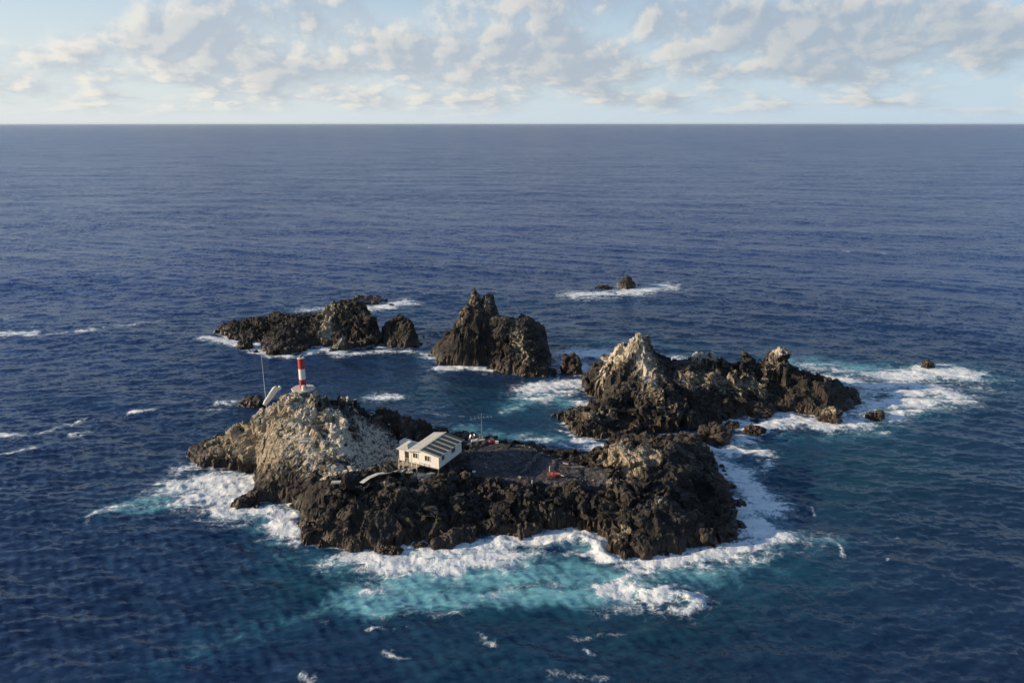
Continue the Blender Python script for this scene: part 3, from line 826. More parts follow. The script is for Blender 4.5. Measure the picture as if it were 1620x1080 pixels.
# ------------------------------------------------------------------ the sea
def sea():
    # rings and spokes, fine around the islands, coarse far out and behind
    r = [4.0, 14.0, 26.0, 38.0, 46.0, 52.0, 57.0, 61.0]
    while r[-1] < 45000:
        q = r[-1]
        stepm = 0.34 if q < 150 else max(0.34, 0.34 * (q / 150.0) ** 1.9)
        r.append(q + min(stepm, q * 0.12 if q > 3000 else 1e9))
    r = np.array(r)
    fine = np.linspace(-39, 39, 800)
    side = np.r_[np.linspace(40, 60, 24), np.linspace(63, 177, 30)]
    th = np.r_[-side[::-1], fine, side, 180.0]
    th = np.radians(th)
    nr, nt = len(r), len(th)
    RR, TT = np.meshgrid(r, th, indexing='ij')
    x = (RR * np.sin(TT)).ravel().astype(np.float64)
    y = (RR * np.cos(TT)).ravel().astype(np.float64)
    drr = np.gradient(r)
    sp_ = np.maximum(np.repeat(drr, nt), np.abs(RR * np.gradient(th)[None, :]).ravel())
    spacing = np.maximum(sp_, 0.3)
    # wind waves and swell: a directional sum of Gerstner waves
    g = np.random.default_rng(5)
    zz = np.zeros_like(x)
    hx = np.zeros_like(x)
    hy = np.zeros_like(x)
    near = np.hypot(x, y) < 4200
    X, Y, SPC = x[near], y[near], spacing[near]
    z1 = np.zeros_like(X)
    h1 = np.zeros_like(X)
    h2 = np.zeros_like(X)
    lams = np.exp(np.linspace(np.log(1.4), np.log(85), 70))
    for lam in lams:
        lam = lam * g.uniform(0.93, 1.07)
        k = 2 * math.pi / lam
        ang = R(-104) + g.normal(0, 0.55 if lam < 4 else (0.5 if lam < 12 else 0.22))       # travelling towards the camera, a little to the left
        a = 0.0125 * lam ** 0.50 * g.uniform(0.5, 1.5)
        if lam > 25:
            a = 0.0012 * lam * g.uniform(0.5, 1.5)
        elif lam > 10:
            a *= 0.6
        wgt = smooth(lam / SPC, 2.2, 4.5)
        ph = k * (X * math.cos(ang) + Y * math.sin(ang)) + g.uniform(0, 6.28)
        wgt = wgt * (0.75 + 0.5 * np.sin(X * g.normal(0, .02) + Y * g.normal(0, .02) + g.uniform(0, 6)))
        s, c = np.sin(ph), np.cos(ph)
        z1 += a * wgt * c
        h1 -= 0.8 * a * wgt * s * math.cos(ang)
        h2 -= 0.8 * a * wgt * s * math.sin(ang)
    # shelter behind and between the rocks, coast distance
    foam = np.zeros_like(X)
    aqua = np.zeros_like(X)
    teal = np.zeros_like(X)
    lift = np.zeros_like(X)
    loc = (np.hypot(X, Y) < 330) & (np.abs(np.arctan2(X, Y)) < 0.72)
    lx, ly = X[loc], Y[loc]
    p3 = np.stack([lx, ly, np.zeros_like(lx)], 1)
    wob = fbm(p3 * 0.22, 4, 0.55, 91)
    wob2 = fbm(p3 * 0.22 + 50, 4, 0.55, 92)
    wx, wy = lx + wob * 1.6, ly + wob2 * 1.6
    big = fbm(p3 * 0.06, 3, 0.5, 93)
    med = fbm(p3 * 0.28, 3, 0.5, 94)
    coast = np.full(lx.shape, 1e3)
    for poly in ISLES:
        lo, hi = poly.min(0) - 30, poly.max(0) + 30
        b = (lx > lo[0]) & (lx < hi[0]) & (ly > lo[1]) & (ly < hi[1])
        coast[b] = np.minimum(coast[b], -poly_sd(lx[b], ly[b], poly))
    f0 = np.zeros_like(lx)
    a0 = np.zeros_like(lx)
    shore = np.exp(-np.maximum(coast, 0) / 1.5) * np.clip(0.42 + 0.8 * big + 0.4 * med, 0, 0.75)
    f0 = np.maximum(f0, shore)
    a0 = np.maximum(a0, 0.55 * np.exp(-np.maximum(coast, 0) / 3.5) * np.clip(0.6 + big, 0.1, 1))

    def strokes(lst, base, wmul=1.0):
        for pts, wid, s in lst:
            pp = P2(pts)
            lo, hi = pp.min(0) - wid * 6.5, pp.max(0) + wid * 6.5
            b = (wx > lo[0]) & (wx < hi[0]) & (wy > lo[1]) & (wy < hi[1])
            if not b.any():
                continue
            d = seg_dist(wx[b], wy[b], pp)
            base[b] = np.maximum(base[b], s * np.exp(-(d / (wid * wmul)) ** 1.6))

    strokes([
        # left bay
        ([(272, 772), (330, 757), (395, 764)], 3.0, .95), ([(322, 782), (384, 786)], 3.2, 1.0), ([(350, 760), (400, 775)], 3.4, 1.0), ([(288, 742), (312, 736)], 1.6, .7), ([(240, 780), (280, 770)], 1.4, .55),
        ([(360, 812), (410, 808), (462, 812)], 2.2, .95), ([(430, 806), (466, 838)], 2.2, .95), ([(455, 845), (476, 856)], 1.5, .8), ([(142, 824), (165, 808), (215, 800)], 0.8, .62), ([(215, 803), (320, 795)], 1.1, .36),
        # front
        ([(520, 888), (570, 884), (600, 880)], 1.6, .72), ([(600, 888), (660, 892), (720, 886), (800, 872)], 2.4, .95), ([(650, 872), (720, 872), (790, 862), (850, 850)], 2.2, 1.0), ([(780, 865), (850, 852), (905, 842)], 2.2, 1.0),
        ([(870, 848), (915, 842), (950, 858), (965, 878)], 1.8, 1.0), ([(945, 865), (925, 882), (905, 880)], 0.9, .7), ([(960, 880), (1000, 892), (1050, 888)], 1.8, 1.0), ([(1040, 886), (1110, 876), (1170, 866)], 1.9, 1.0),
        ([(1110, 880), (1180, 866), (1240, 850)], 2.0, .95), ([(1240, 852), (1300, 852)], 1.4, .6), ([(1005, 898), (985, 925)], 1.2, .7), ([(955, 938), (1000, 934), (1060, 942)], 1.6, .85), ([(1060, 940), (1105, 952), (1075, 966)], 1.2, .8),
        ([(960, 955), (1040, 960)], 1.5, .5), ([(560, 930), (640, 928)], 1.6, .32), ([(600, 965), (720, 958)], 1.6, .30), ([(780, 935), (860, 922)], 1.4, .35), ([(700, 905), (800, 900)], 1.6, .42),
        # right shore and channel
        ([(1125, 728), (1150, 745), (1185, 765)], 2.2, 1.0), ([(1165, 752), (1200, 782), (1215, 800)], 2.4, 1.0), ([(1160, 800), (1180, 830), (1200, 850)], 2.6, 1.0), ([(1185, 828), (1235, 846)], 2.2, .9),
        ([(1112, 706), (1160, 712), (1210, 716)], 1.6, .8), ([(1050, 695), (1100, 692)], 1.4, 1.0), ([(1150, 668), (1200, 676), (1260, 664)], 2.2, 1.0), ([(1240, 660), (1310, 675), (1370, 672)], 2.2, 1.0), ([(1190, 692), (1150, 704)], 1.5, .8),
        ([(1340, 668), (1400, 662), (1450, 650)], 2.2, .9), ([(1350, 640), (1410, 640), (1470, 636)], 3.0, .95), ([(1360, 625), (1420, 622), (1490, 622)], 2.6, .8), ([(1215, 730), (1200, 745)], 1.2, .5),
        # east patch
        ([(1265, 590), (1320, 600), (1390, 612)], 2.6, .85), ([(1290, 580), (1380, 592), (1450, 600)], 3.0, .62), ([(1420, 595), (1480, 590), (1520, 592)], 4.2, 1.0), ([(1400, 610), (1470, 612), (1520, 632)], 3.4, .85), ([(1500, 580), (1550, 592)], 2.4, .75), ([(1290, 590), (1400, 603), (1500, 605)], 7.0, .42), ([(1330, 655), (1430, 640), (1500, 625)], 4.5, .6),
        # gaps behind
        ([(835, 618), (870, 608), (912, 606)], 3.0, 1.0), ([(850, 630), (905, 618)], 2.4, .75), ([(905, 560), (945, 558), (985, 570)], 3.4, 1.0), ([(930, 590), (905, 575)], 2.6, .9), ([(1060, 567), (1095, 575)], 3.2, .8),
        ([(920, 640), (955, 638)], 1.8, .8), ([(920, 698), (955, 705), (985, 700)], 1.5, 1.0), ([(890, 680), (915, 696)], 1.0, .7), ([(830, 690), (880, 702), (925, 716)], 1.3, .55), ([(930, 714), (960, 708)], 1.2, .9), ([(830, 640), (800, 650)], 1.2, .35),
        ([(697, 582), (740, 580), (775, 585)], 1.6, .95), ([(662, 558), (690, 566)], 1.6, .7), ([(690, 655), (760, 660)], 0.8, .4),
        # west group
        ([(328, 534), (352, 540), (380, 545)], 1.9, 1.0), ([(405, 545), (418, 560), (460, 563)], 1.4, .8), ([(414, 536), (442, 538)], 1.6, 1.0), ([(390, 556), (430, 565)], 1.0, .6), ([(487, 556), (520, 553), (535, 558)], 1.8, 1.0),
        ([(535, 560), (600, 556), (650, 556)], 1.7, .62), ([(600, 548), (612, 553)], 1.4, .6), ([(575, 487), (605, 486), (640, 479)], 3.4, .85), ([(480, 490), (510, 488)], 3.0, .5),
        # far islet
        ([(905, 467), (960, 466), (1010, 463)], 4.5, .75), ([(1000, 462), (1052, 455)], 5.0, .8), ([(1050, 450), (1066, 452)], 4, .4),
        # streaks on the left water
        ([(0, 528), (48, 529)], 2.0, .8), ([(80, 530), (160, 521), (240, 508)], 2.2, .42), ([(0, 690), (36, 690)], 1.4, .7), ([(0, 722), (30, 712), (52, 709)], 1.0, .75), ([(72, 682), (95, 674), (130, 661)], 0.9, .62), ([(112, 687), (138, 684)], 0.8, .62),
        ([(207, 653), (238, 650)], 1.0, .75), ([(345, 638), (378, 635)], 1.4, .6), ([(585, 627), (632, 628)], 1.5, .75), ([(320, 650), (345, 645)], 1.0, .4),
        # near flecks
        ([(612, 1030), (630, 1040), (650, 1040)], 0.34, 0.59), ([(505, 990), (515, 985)], 0.26, 0.51), ([(590, 996), (640, 992)], 0.30, 0.42), ([(760, 1012), (785, 1022)], 0.38, 0.47), ([(475, 1072), (490, 1078)], 0.38, 0.59), ([(1285, 805), (1294, 815)], 0.26, 0.59),
        ([(1322, 862), (1330, 880)], 0.30, 0.59), ([(930, 1015), (945, 1025)], 0.38, 0.55), ([(900, 1000), (985, 1000)], 0.30, 0.34), ([(880, 1070), (960, 1078)], 0.60, 0.42), ([(1360, 860), (1420, 845)], 0.30, 0.30),
    ], f0, 1.45)
    strokes([
        ([(330, 1020), (420, 990), (520, 960), (620, 935)], 3.0, .62), ([(560, 950), (640, 920), (700, 910), (800, 905), (900, 912), (990, 915)], 3.4, 1.0), ([(590, 960), (640, 945), (720, 945), (860, 938), (960, 940), (1010, 928)], 2.2, 1.05),
        ([(740, 935), (800, 935)], 3, .8), ([(640, 900), (900, 885)], 3.0, .8), ([(250, 1060), (330, 1020)], 4, .4), ([(700, 1055), (860, 1050), (940, 1075)], 3.5, .35), ([(150, 815), (230, 806), (340, 796)], 1.7, .85), ([(390, 835), (440, 845)], 2.4, .75),
        ([(1250, 570), (1330, 580), (1420, 590), (1540, 590)], 7.0, .85), ([(1320, 655), (1450, 655), (1500, 630)], 4.5, .75), ([(740, 680), (800, 688), (900, 700)], 3.0, .85), ([(880, 860), (940, 875)], 2.5, .8), ([(1000, 905), (1060, 900)], 2.2, .7), ([(1240, 858), (1320, 855)], 1.6, .75),
        ([(600, 572), (690, 568)], 4, .55), ([(830, 640), (800, 655)], 4, .6), ([(820, 640), (860, 622), (900, 640)], 4.5, .85), ([(780, 475), (900, 480), (1010, 480)], 9, .45), ([(480, 487), (640, 490)], 7, .5), ([(960, 545), (1090, 556)], 7, .6), ([(330, 545), (480, 568)], 2.5, .45),
        ([(1160, 735), (1210, 765), (1250, 840)], 3.5, .6), ([(200, 800), (330, 775), (400, 810), (450, 850)], 3.2, .75), ([(1180, 700), (1260, 690), (1330, 690), (1450, 660)], 4.5, .65), ([(1150, 720), (1200, 790), (1230, 850), (1150, 900), (1020, 910)], 5.0, .75), ([(460, 880), (560, 905), (700, 905)], 3.4, .75), ([(560, 1010), (760, 990), (900, 1060)], 4.0, .28),
    ], a0, 1.8)
    t0 = np.zeros_like(lx)
    strokes([([(1180, 740), (1300, 760), (1420, 720)], 14, .8), ([(1150, 940), (1250, 900), (1000, 1000)], 10, .65), ([(560, 640), (700, 620), (850, 660)], 9, .5), ([(480, 920), (900, 960), (1100, 920)], 7, .75), ([(1400, 640), (1560, 600)], 12, .5), ([(700, 1040), (950, 1030)], 7, .4)], t0)
    f0 = np.minimum(f0 * np.clip(1.18 + 0.38 * med, 0.7, 1.4), 1.0)
    foam[loc], aqua[loc], teal[loc] = np.clip(f0, 0, 1), np.clip(a0, 0, 1), np.clip(t0, 0, 1)
    # churned white water stands a little proud; a breaker curls in front of the cliff
    ch = fbm(p3 * 0.7, 4, 0.55, 95)
    lift_l = np.clip(f0 - 0.35, 0, 1) * (0.25 + 0.32 * ch)
    cr = P2([(862, 872), (905, 852), (948, 862), (965, 882)])
    lift_l += 0.45 * np.exp(-(seg_dist(wx, wy, cr) / 1.1) ** 2)
    cr2 = P2([(1010, 935), (1060, 938), (1105, 956)])
    lift_l += 0.5 * np.exp(-(seg_dist(wx, wy, cr2) / 1.0) ** 2)
    lift[loc] = lift_l
    calm = np.ones_like(X)
    lag = P2([(600, 610), (720, 640), (860, 680)])
    calm -= 0.45 * np.exp(-(seg_dist(X, Y, lag) / 16) ** 2)
    cc = np.full(X.shape, 100.0)
    cc[loc] = coast
    calm *= 0.55 + 0.45 * smooth(cc, 0, 8)
    cap = np.zeros_like(X)
    std = z1.std()
    lowf = np.zeros_like(X)
    rr = np.hypot(X, Y)
    b = rr < 1500
    pb = np.stack([X[b], Y[b], np.zeros(b.sum())], 1)
    lowf[b] = fbm(pb * 0.13, 3, 0.55, 97)
    cap = smooth(z1 / std, 1.3, 2.8) * smooth(lowf, 0.05, 0.5) * 0.9
    zz[near] = z1 * calm + lift
    hx[near], hy[near] = h1 * calm, h2 * calm
    at = {}
    for k, v in (('foam', foam), ('aqua', aqua), ('teal', teal), ('cap', cap)):
        full = np.zeros(len(x), np.float32)
        full[near] = v
        at[k] = full
    V = np.stack([x + hx, y + hy, zz], 1)
    V = np.r_[V, [[0, 0, 0]]]
    idx = np.arange(nr * nt).reshape(nr, nt)
    a_, b_ = idx, np.roll(idx, -1, axis=1)
    F = np.stack([a_[:-1], a_[1:], b_[1:], b_[:-1]], -1).reshape(-1, 4)
    for k in at:
        at[k] = np.r_[at[k], 0]
    me = quad_mesh('sea', V, F, at, True)
    o = link('sea', me, M_SEA)
    tag(o, kind='structure')
    return o


sea()


# ------------------------------------------------------------------ building helpers
class MB:
    """collects shapes into one mesh"""
    def __init__(self):
        self.bm = bmesh.new()

    def box(self, c, s, rot=None):
        M = Matrix.Translation(c)
        if rot is not None:
            M = M @ rot
        bmesh.ops.create_cube(self.bm, size=1.0, matrix=M @ Matrix.Diagonal((*s, 1.0)))
        return self

    def bar(self, a, b, wd, th=None):
        """a square bar from a to b"""
        a, b = Vector(a), Vector(b)
        d = b - a
        q = d.to_track_quat('Z', 'Y').to_matrix().to_4x4()
        bmesh.ops.create_cube(self.bm, size=1.0, matrix=Matrix.Translation((a + b) / 2) @ q @ Matrix.Diagonal((wd, th or wd, d.length, 1.0)))
        return self

    def rod(self, a, b, r1, r2=None, seg=12):
        a, b = Vector(a), Vector(b)
        d = b - a
        q = d.to_track_quat('Z', 'Y').to_matrix().to_4x4()
        bmesh.ops.create_cone(self.bm, cap_ends=True, segments=seg, radius1=r1, radius2=r1 if r2 is None else r2, depth=d.length, matrix=Matrix.Translation((a + b) / 2) @ q)
        return self

    def poly(self, pts, faces):
        vs = [self.bm.verts.new(p) for p in pts]
        for f in faces:
            self.bm.faces.new([vs[i] for i in f])
        return self

    def sheet(self, quad, th):
        """a thin plate: four corners, thickened along its normal (downwards)"""
        q = [Vector(p) for p in quad]
        n = (q[1] - q[0]).cross(q[3] - q[0]).normalized()
        if n.z < 0:
            n = -n
        lo = [p - n * th for p in q]
        return self.poly(q + lo, [(0, 1, 2, 3), (7, 6, 5, 4), (0, 4, 5, 1), (1, 5, 6, 2), (2, 6, 7, 3), (3, 7, 4, 0)])

    def build(self, name, mat, parent=None, bevel=0.0, smooth_shade=False):
        bmesh.ops.recalc_face_normals(self.bm, faces=self.bm.faces)
        if bevel:
            bmesh.ops.bevel(self.bm, geom=self.bm.edges[:], offset=bevel, segments=1, affect='EDGES')
        me = bpy.data.meshes.new(name)
        self.bm.to_mesh(me)
        self.bm.free()
        if smooth_shade:
            me.polygons.foreach_set('use_smooth', np.ones(len(me.polygons), bool))
            me.set_sharp_from_angle(angle=R(40))
        return link(name, me, mat, parent)


def empty(name, loc, rz=0.0, label=None, cat=None, group=None):
    o = bpy.data.objects.new(name, None)
    COL.objects.link(o)
    o.location = loc
    o.rotation_euler = (0, 0, rz)
    o.empty_display_size = 0.3
    return tag(o, label, cat, group)


# ------------------------------------------------------------------ lighthouse
lx, ly, _ = P(480, 617, 13.2)
lz = max(ground(lx, ly, 1.2), 12.9)
lh = empty('lighthouse', (lx, ly, lz - 0.2), R(8), 'slim red and white banded lighthouse tower on a pale slab atop the hill', 'lighthouse')
MB().rod((0, 0, -0.6), (0, 0, 0.62), 1.15, 1.0, 8).build('plinth', M_GREYC, lh, 0.04)
slab = MB().rod((0, 0, 0.62), (0, 0, 0.94), 2.15, 2.2, 8).build('platform', M_CONC, lh, 0.05)
for k in range(4):
    a = R(45 + 90 * k)
    MB().bar((1.6 * math.cos(a), 1.6 * math.sin(a), -0.9), (1.6 * math.cos(a), 1.6 * math.sin(a), 0.618), 0.22).build('pillar', M_GREYC, lh)
z = 0.942
for nm, h, mt, r1, r2 in (('lower_band', 1.75, M_RED, 0.61, 0.595), ('middle_band', 2.0, M_WHITE, 0.595, 0.58), ('upper_band', 1.95, M_RED, 0.58, 0.565)):
    o = MB().rod((0, 0, z), (0, 0, z + h - 0.003), r1, r2, 28).build(nm, mt, lh, 0, True)
    z += h
MB().rod((0, 0, z), (0, 0, z + 0.10), 0.68, 0.68, 28).build('gallery', M_WHITE, lh, 0.02, True)
lan = MB().rod((0, 0, z + 0.103), (0, 0, z + 0.50), 0.20, 0.20, 16).build('lantern', M_GLASS, lh, 0, True)
MB().rod((0, 0, z + 0.503), (0, 0, z + 0.62), 0.25, 0.07, 16).build('lantern_cap', M_METAL, lan, 0, True)
rail = MB()
for k in range(8):
    a = R(45 * k)
    rail.rod((0.62 * math.cos(a), 0.62 * math.sin(a), z + 0.10), (0.62 * math.cos(a), 0.62 * math.sin(a), z + 0.55), 0.018, seg=6)
    b = R(45 * k + 45)
    rail.rod((0.62 * math.cos(a), 0.62 * math.sin(a), z + 0.54), (0.62 * math.cos(b), 0.62 * math.sin(b), z + 0.54), 0.016, seg=6)
rail.build('railing', M_METAL, lh)
MB().box((0.05, -0.615, 0.945 + 0.80), (0.56, 0.06, 1.35)).build('door', M_DARK, lh, 0.01)
# white drum standing on the slab beside the tower
bx = MB().rod((0, 0, 0), (0, 0, 0.85), 0.34, 0.34, 20).rod((0, 0, 0.85), (0, 0, 0.93), 0.34, 0.12, 20).build('storage_drum', M_WHITE, None, 0, True)
bx.location = (lx + 0.42, ly - 1.15, lz - 0.2 + 0.943)
tag(bx, 'small white drum standing on the lighthouse slab against the red lower band', 'drum')

# pale slab leaning on the ridge
a = Vector(P(418, 640, 10.6))
b = Vector(P(439, 612, 13.2))
d = (b - a)
sl_ = empty('leaning_slab', a, 0, 'pale cream elongated slab leaning up the ridge left of the lighthouse', 'slab')
mb = MB()
pts = []
dn = d.normalized()
sd_ = dn.cross(Vector((0, 1, 0.3))).normalized()
th_ = dn.cross(sd_).normalized()
for t_, wv, tv in ((0.0, 0.34, 0.30), (0.12, 0.52, 0.36), (0.5, 0.66, 0.40), (0.85, 0.72, 0.38), (0.97, 0.60, 0.30)):
    for k in range(8):
        ang = 2 * math.pi * k / 8
        jit = random.uniform(0.74, 1.02)
        pts.append(d * (t_ + random.uniform(-.02, .02)) + sd_ * (wv * jit * math.cos(ang)) + th_ * (tv * jit * math.sin(ang)))
fs = [tuple(range(8)), tuple(range(39, 31, -1))]
for r_ in range(4):
    for k in range(8):
        fs.append((r_ * 8 + k, r_ * 8 + (k + 1) % 8, r_ * 8 + 8 + (k + 1) % 8, r_ * 8 + 8 + k))
mb.poly(pts, fs).build('shaft', M_CREAM, sl_)
MB().bar(d * 0.90 - sd_ * 0.42, d * 1.10 - sd_ * 0.36, 0.46, 0.5).build('broken_tip', M_CREAM, sl_, 0.05)

# thin mast left of the leaning slab
mx_, my_, _ = P(420, 628, 11.4)
mz_ = ground(mx_, my_, 0.8)
m_top = CAM_H + my_ * math.tan(math.atan((540 - 549) / FPX) - R(PITCH))
mast = empty('radio_mast', (mx_, my_, mz_ - 0.3), 0, 'very thin tall pale mast standing on the ridge just left of the leaning slab', 'mast')
m_h = m_top - mz_ + 0.3
MB().rod((0, 0, 0), (0, 0, m_h), 0.045, 0.025, 8).build('pole', M_WHITE, mast)
MB().box((0, 0, 0.25), (0.35, 0.35, 0.5)).build('footing', M_GREYC, mast, 0.03)
MB().rod((-0.25, 0, m_h - 0.6), (0.25, 0, m_h - 0.6), 0.012, seg=6).build('crossarm', M_METAL, mast)

# ------------------------------------------------------------------ the station house
FZ = 6.1
A = Vector(P(632, 727.0, FZ))
B = Vector(P(694, 741.5, FZ))
ux = (B - A)
W = ux.length
rz = math.atan2(ux.y, ux.x)
D = 7.4
house = empty('station_house', A, rz, 'white timber station house on stilts with dark striped solar roof', 'house')
XM = 2.35                          # the lower annex is left of this
H = 2.2


def wall_with_holes(x0, x1, h, holes, th, top=None):
    """boards of a front wall round its openings"""
    mb = MB()
    xs = sorted({x0, x1, *[v for q in holes for v in q[:2]]})
    for i in range(len(xs) - 1):
        a_, b_ = xs[i], xs[i + 1]
        cuts = [(q[2], q[3]) for q in holes if q[0] <= a_ + 1e-6 and q[1] >= b_ - 1e-6]
        z0 = 0.0
        for c0, c1 in cuts:
            if c0 > z0:
                mb.box(((a_ + b_) / 2, th / 2, (z0 + c0) / 2), (b_ - a_, th, c0 - z0))
            z0 = c1
        mb.box(((a_ + b_) / 2, th / 2, (z0 + h) / 2), (b_ - a_, th, h - z0))
    return mb


win = [(2.75, 3.7, 1.0, 1.95), (5.05, 6.05, 0.95, 1.9)]
wall_with_holes(XM, W, H, win, 0.12).build('front_wall', M_WHITE, house)
MB().poly([(XM, 0.0, H), (W, 0.0, H), (4.3, 0.0, 2.70), (XM, 0.12, H), (W, 0.12, H), (4.3, 0.12, 2.70)],
          [(0, 1, 2), (5, 4, 3), (0, 3, 4, 1), (1, 4, 5, 2), (2, 5, 3, 0)]).build('gable', M_WHITE, house)
wall_with_holes(0, XM - 0.003, H - 0.1, [(1.10, 1.95, 0.0, 2.05)], 0.12).build('annex_wall', M_WHITE, house)
MB().box((0.06, 1.62, (H - 0.1) / 2), (0.12, 2.99, H - 0.1)).build('annex_side_wall', M_WHITE, house)
MB().box((1.16, 3.18, (H - 0.1) / 2), (2.06, 0.12, H - 0.1)).build('annex_back_wall', M_WHITE, house)
MB().box((XM + 0.06, 0.123 + (D - 0.12) / 2, H / 2), (0.12, D - 0.12, H)).build('left_wall', M_WHITE, house)
sw = MB()
side_w = [(0.9, 1.9, 0.95, 1.9), (4.0, 5.3, 0.95, 1.9)]
ys = [0.123, 0.9, 1.9, 4.0, 5.3, D]
for i in range(5):
    a_, b_ = ys[i], ys[i + 1]
    if i in (1, 3):
        sw.box((W - 0.06, (a_ + b_) / 2, 0.475), (0.12, b_ - a_, 0.95)).box((W - 0.06, (a_ + b_) / 2, (1.9 + H) / 2), (0.12, b_ - a_, H - 1.9))
    else:
        sw.box((W - 0.06, (a_ + b_) / 2, H / 2), (0.12, b_ - a_, H))
sw.build('side_wall', M_WHITE, house)
MB().box(((XM + W) / 2, D - 0.06, H / 2), (W - XM - 0.25, 0.12, H)).build('back_wall', M_WHITE, house)
MB().box((W / 2 + 0.0, D / 2 + 0.0, -0.09), (W + 0.06, D + 0.06, 0.16)).build('floor_deck', M_DWOOD, house)
for x0, x1, z0, z1 in win:
    f = MB()
    cx, cz = (x0 + x1) / 2, (z0 + z1) / 2
    for (c, s_) in (((cx, -0.02, z0), (x1 - x0 + .12, .09, .07)), ((cx, -0.02, z1), (x1 - x0 + .12, .09, .07)), ((x0, -0.02, cz), (.07, .09, z1 - z0 - .075)), ((x1, -0.02, cz), (.07, .09, z1 - z0 - .075)), ((cx, 0.02, cz), (.04, .04, z1 - z0 - .075))):
        f.box(c, s_)
    f = f.build('window', M_CREAM, house)
    MB().box((cx, 0.07, cz), (x1 - x0 - .004, 0.02, z1 - z0 - .004)).build('pane', M_GLASS, f)
for y0, y1, z0, z1 in side_w:
    cy, cz = (y0 + y1) / 2, (z0 + z1) / 2
    f = MB()
    for (c, s_) in (((W + .02, cy, z0), (.09, y1 - y0 + .12, .07)), ((W + .02, cy, z1), (.09, y1 - y0 + .12, .07)), ((W + .02, y0, cz), (.09, .07, z1 - z0 - .075)), ((W + .02, y1, cz), (.09, .07, z1 - z0 - .075))):
        f.box(c, s_)
    f = f.build('window', M_CREAM, house)
    MB().box((W - .07, cy, cz), (.02, y1 - y0 - .004, z1 - z0 - .004)).build('pane', M_GLASS, f)
door = MB().box((1.525, 0.09, 1.02), (0.84, 0.05, 2.03)).build('door', M_DARK, house)
MB().rod((1.22, 0.03, 1.0), (1.22, 0.065, 1.0), 0.04, seg=8).build('handle', M_METAL, door)
MB().box((1.525, 0.05, 0.55), (0.80, 0.03, 0.05)).build('crossbar', M_CREAM, door)
# corner boards
for x_ in (XM - 0.02, W + 0.02):
    MB().box((x_, -0.022, H / 2), (0.12, 0.04, H - 0.01)).build('corner_board', M_CREAM, house)
# roof: gable with its ridge running back
RX, RZ = 4.3, 2.78
EL, ER = XM - 0.45, W + 0.42
zl, zr = H + 0.02 - 0.02, H - 0.16
Y0, Y1 = -0.45, D + 0.4
roof = MB().sheet([(RX, Y0, RZ), (ER, Y0, zr + 0.16), (ER, Y1, zr + 0.16), (RX, Y1, RZ)], 0.07)
roof.sheet([(EL, Y0, zl + 0.12), (RX - 0.003, Y0, RZ), (RX - 0.003, Y1, RZ), (EL, Y1, zl + 0.12)], 0.07)
roof = roof.build('roof', M_ROOF, house)
MB().bar((RX, Y0 - 0.02, RZ + 0.03), (RX, Y1 + 0.02, RZ + 0.03), 0.22, 0.05).build('ridge_cap', M_CREAM, roof)
MB().bar((EL, Y0 - 0.03, zl + 0.07), (RX - 0.05, Y0 - 0.03, RZ - 0.06), 0.05, 0.16).bar((RX + 0.05, Y0 - 0.03, RZ - 0.06), (ER, Y0 - 0.03, zr + 0.10), 0.05, 0.16).build('bargeboard', M_CREAM, roof)
n_p = 6
pw = (Y1 - Y0) / n_p


def on_slope(t_, y, lift, right=True):
    if right:
        a_, b_ = Vector((RX, y, RZ)), Vector((ER, y, zr + 0.16))
    else:
        a_, b_ = Vector((RX, y, RZ)), Vector((EL, y, zl + 0.12))
    return a_.lerp(b_, t_) + Vector((0, 0, lift))


for k in range(n_p):
    y0_ = Y0 + pw * k + pw * 0.38
    y1_ = Y0 + pw * (k + 1) - 0.03
    MB().sheet([on_slope(0.06, y0_, .065), on_slope(0.96, y0_, .065), on_slope(0.96, y1_, .065), on_slope(0.06, y1_, .065)], 0.05).build('solar_panel', M_GREEN, roof)
for k in range(5):
    q = (Y1 - Y0) / 5
    y0_, y1_ = Y0 + q * k + 0.04, Y0 + q * (k + 1) - 0.05
    o = MB().sheet([on_slope(0.96, y0_, .045, False), on_slope(0.10, y0_, .045, False), on_slope(0.10, y1_, .045, False), on_slope(0.96, y1_, .045, False)], 0.03).build('roof_sheet', M_ROOF, roof)
# annex hip roof
ax0, ax1, ay0, ay1 = -0.35, EL + 0.30, -0.40, 3.5
ap = [(1.0, 0.95, 2.58), (1.0, 2.2, 2.58)]
c4 = [(ax0, ay0, H - 0.08), (ax1, ay0, H - 0.08), (ax1, ay1, H - 0.08), (ax0, ay1, H - 0.08)]
MB().poly([*c4, *ap, *[(p_[0], p_[1], p_[2] - 0.07) for p_ in c4]],
          [(0, 1, 4), (1, 2, 5, 4), (2, 3, 5), (3, 0, 4, 5), (0, 6, 7, 1), (1, 7, 8, 2), (2, 8, 9, 3), (3, 9, 6, 0), (9, 8, 7, 6)]).build('annex_roof', M_ROOF, house)
# stilts, one by one
for x_ in (0.15, 2.35, 4.6, W - 0.12):
    for y_ in (0.15, D / 2, D - 0.15):
        g_ = Matrix.Rotation(rz, 3, 'Z') @ Vector((x_, y_, 0)) + A
        gz = ground(g_.x, g_.y, 0.7) - FZ
        if gz < -0.35:
            MB().bar((x_, y_, gz - 0.3), (x_, y_, -0.172), 0.16).build('stilt', M_DWOOD, house)
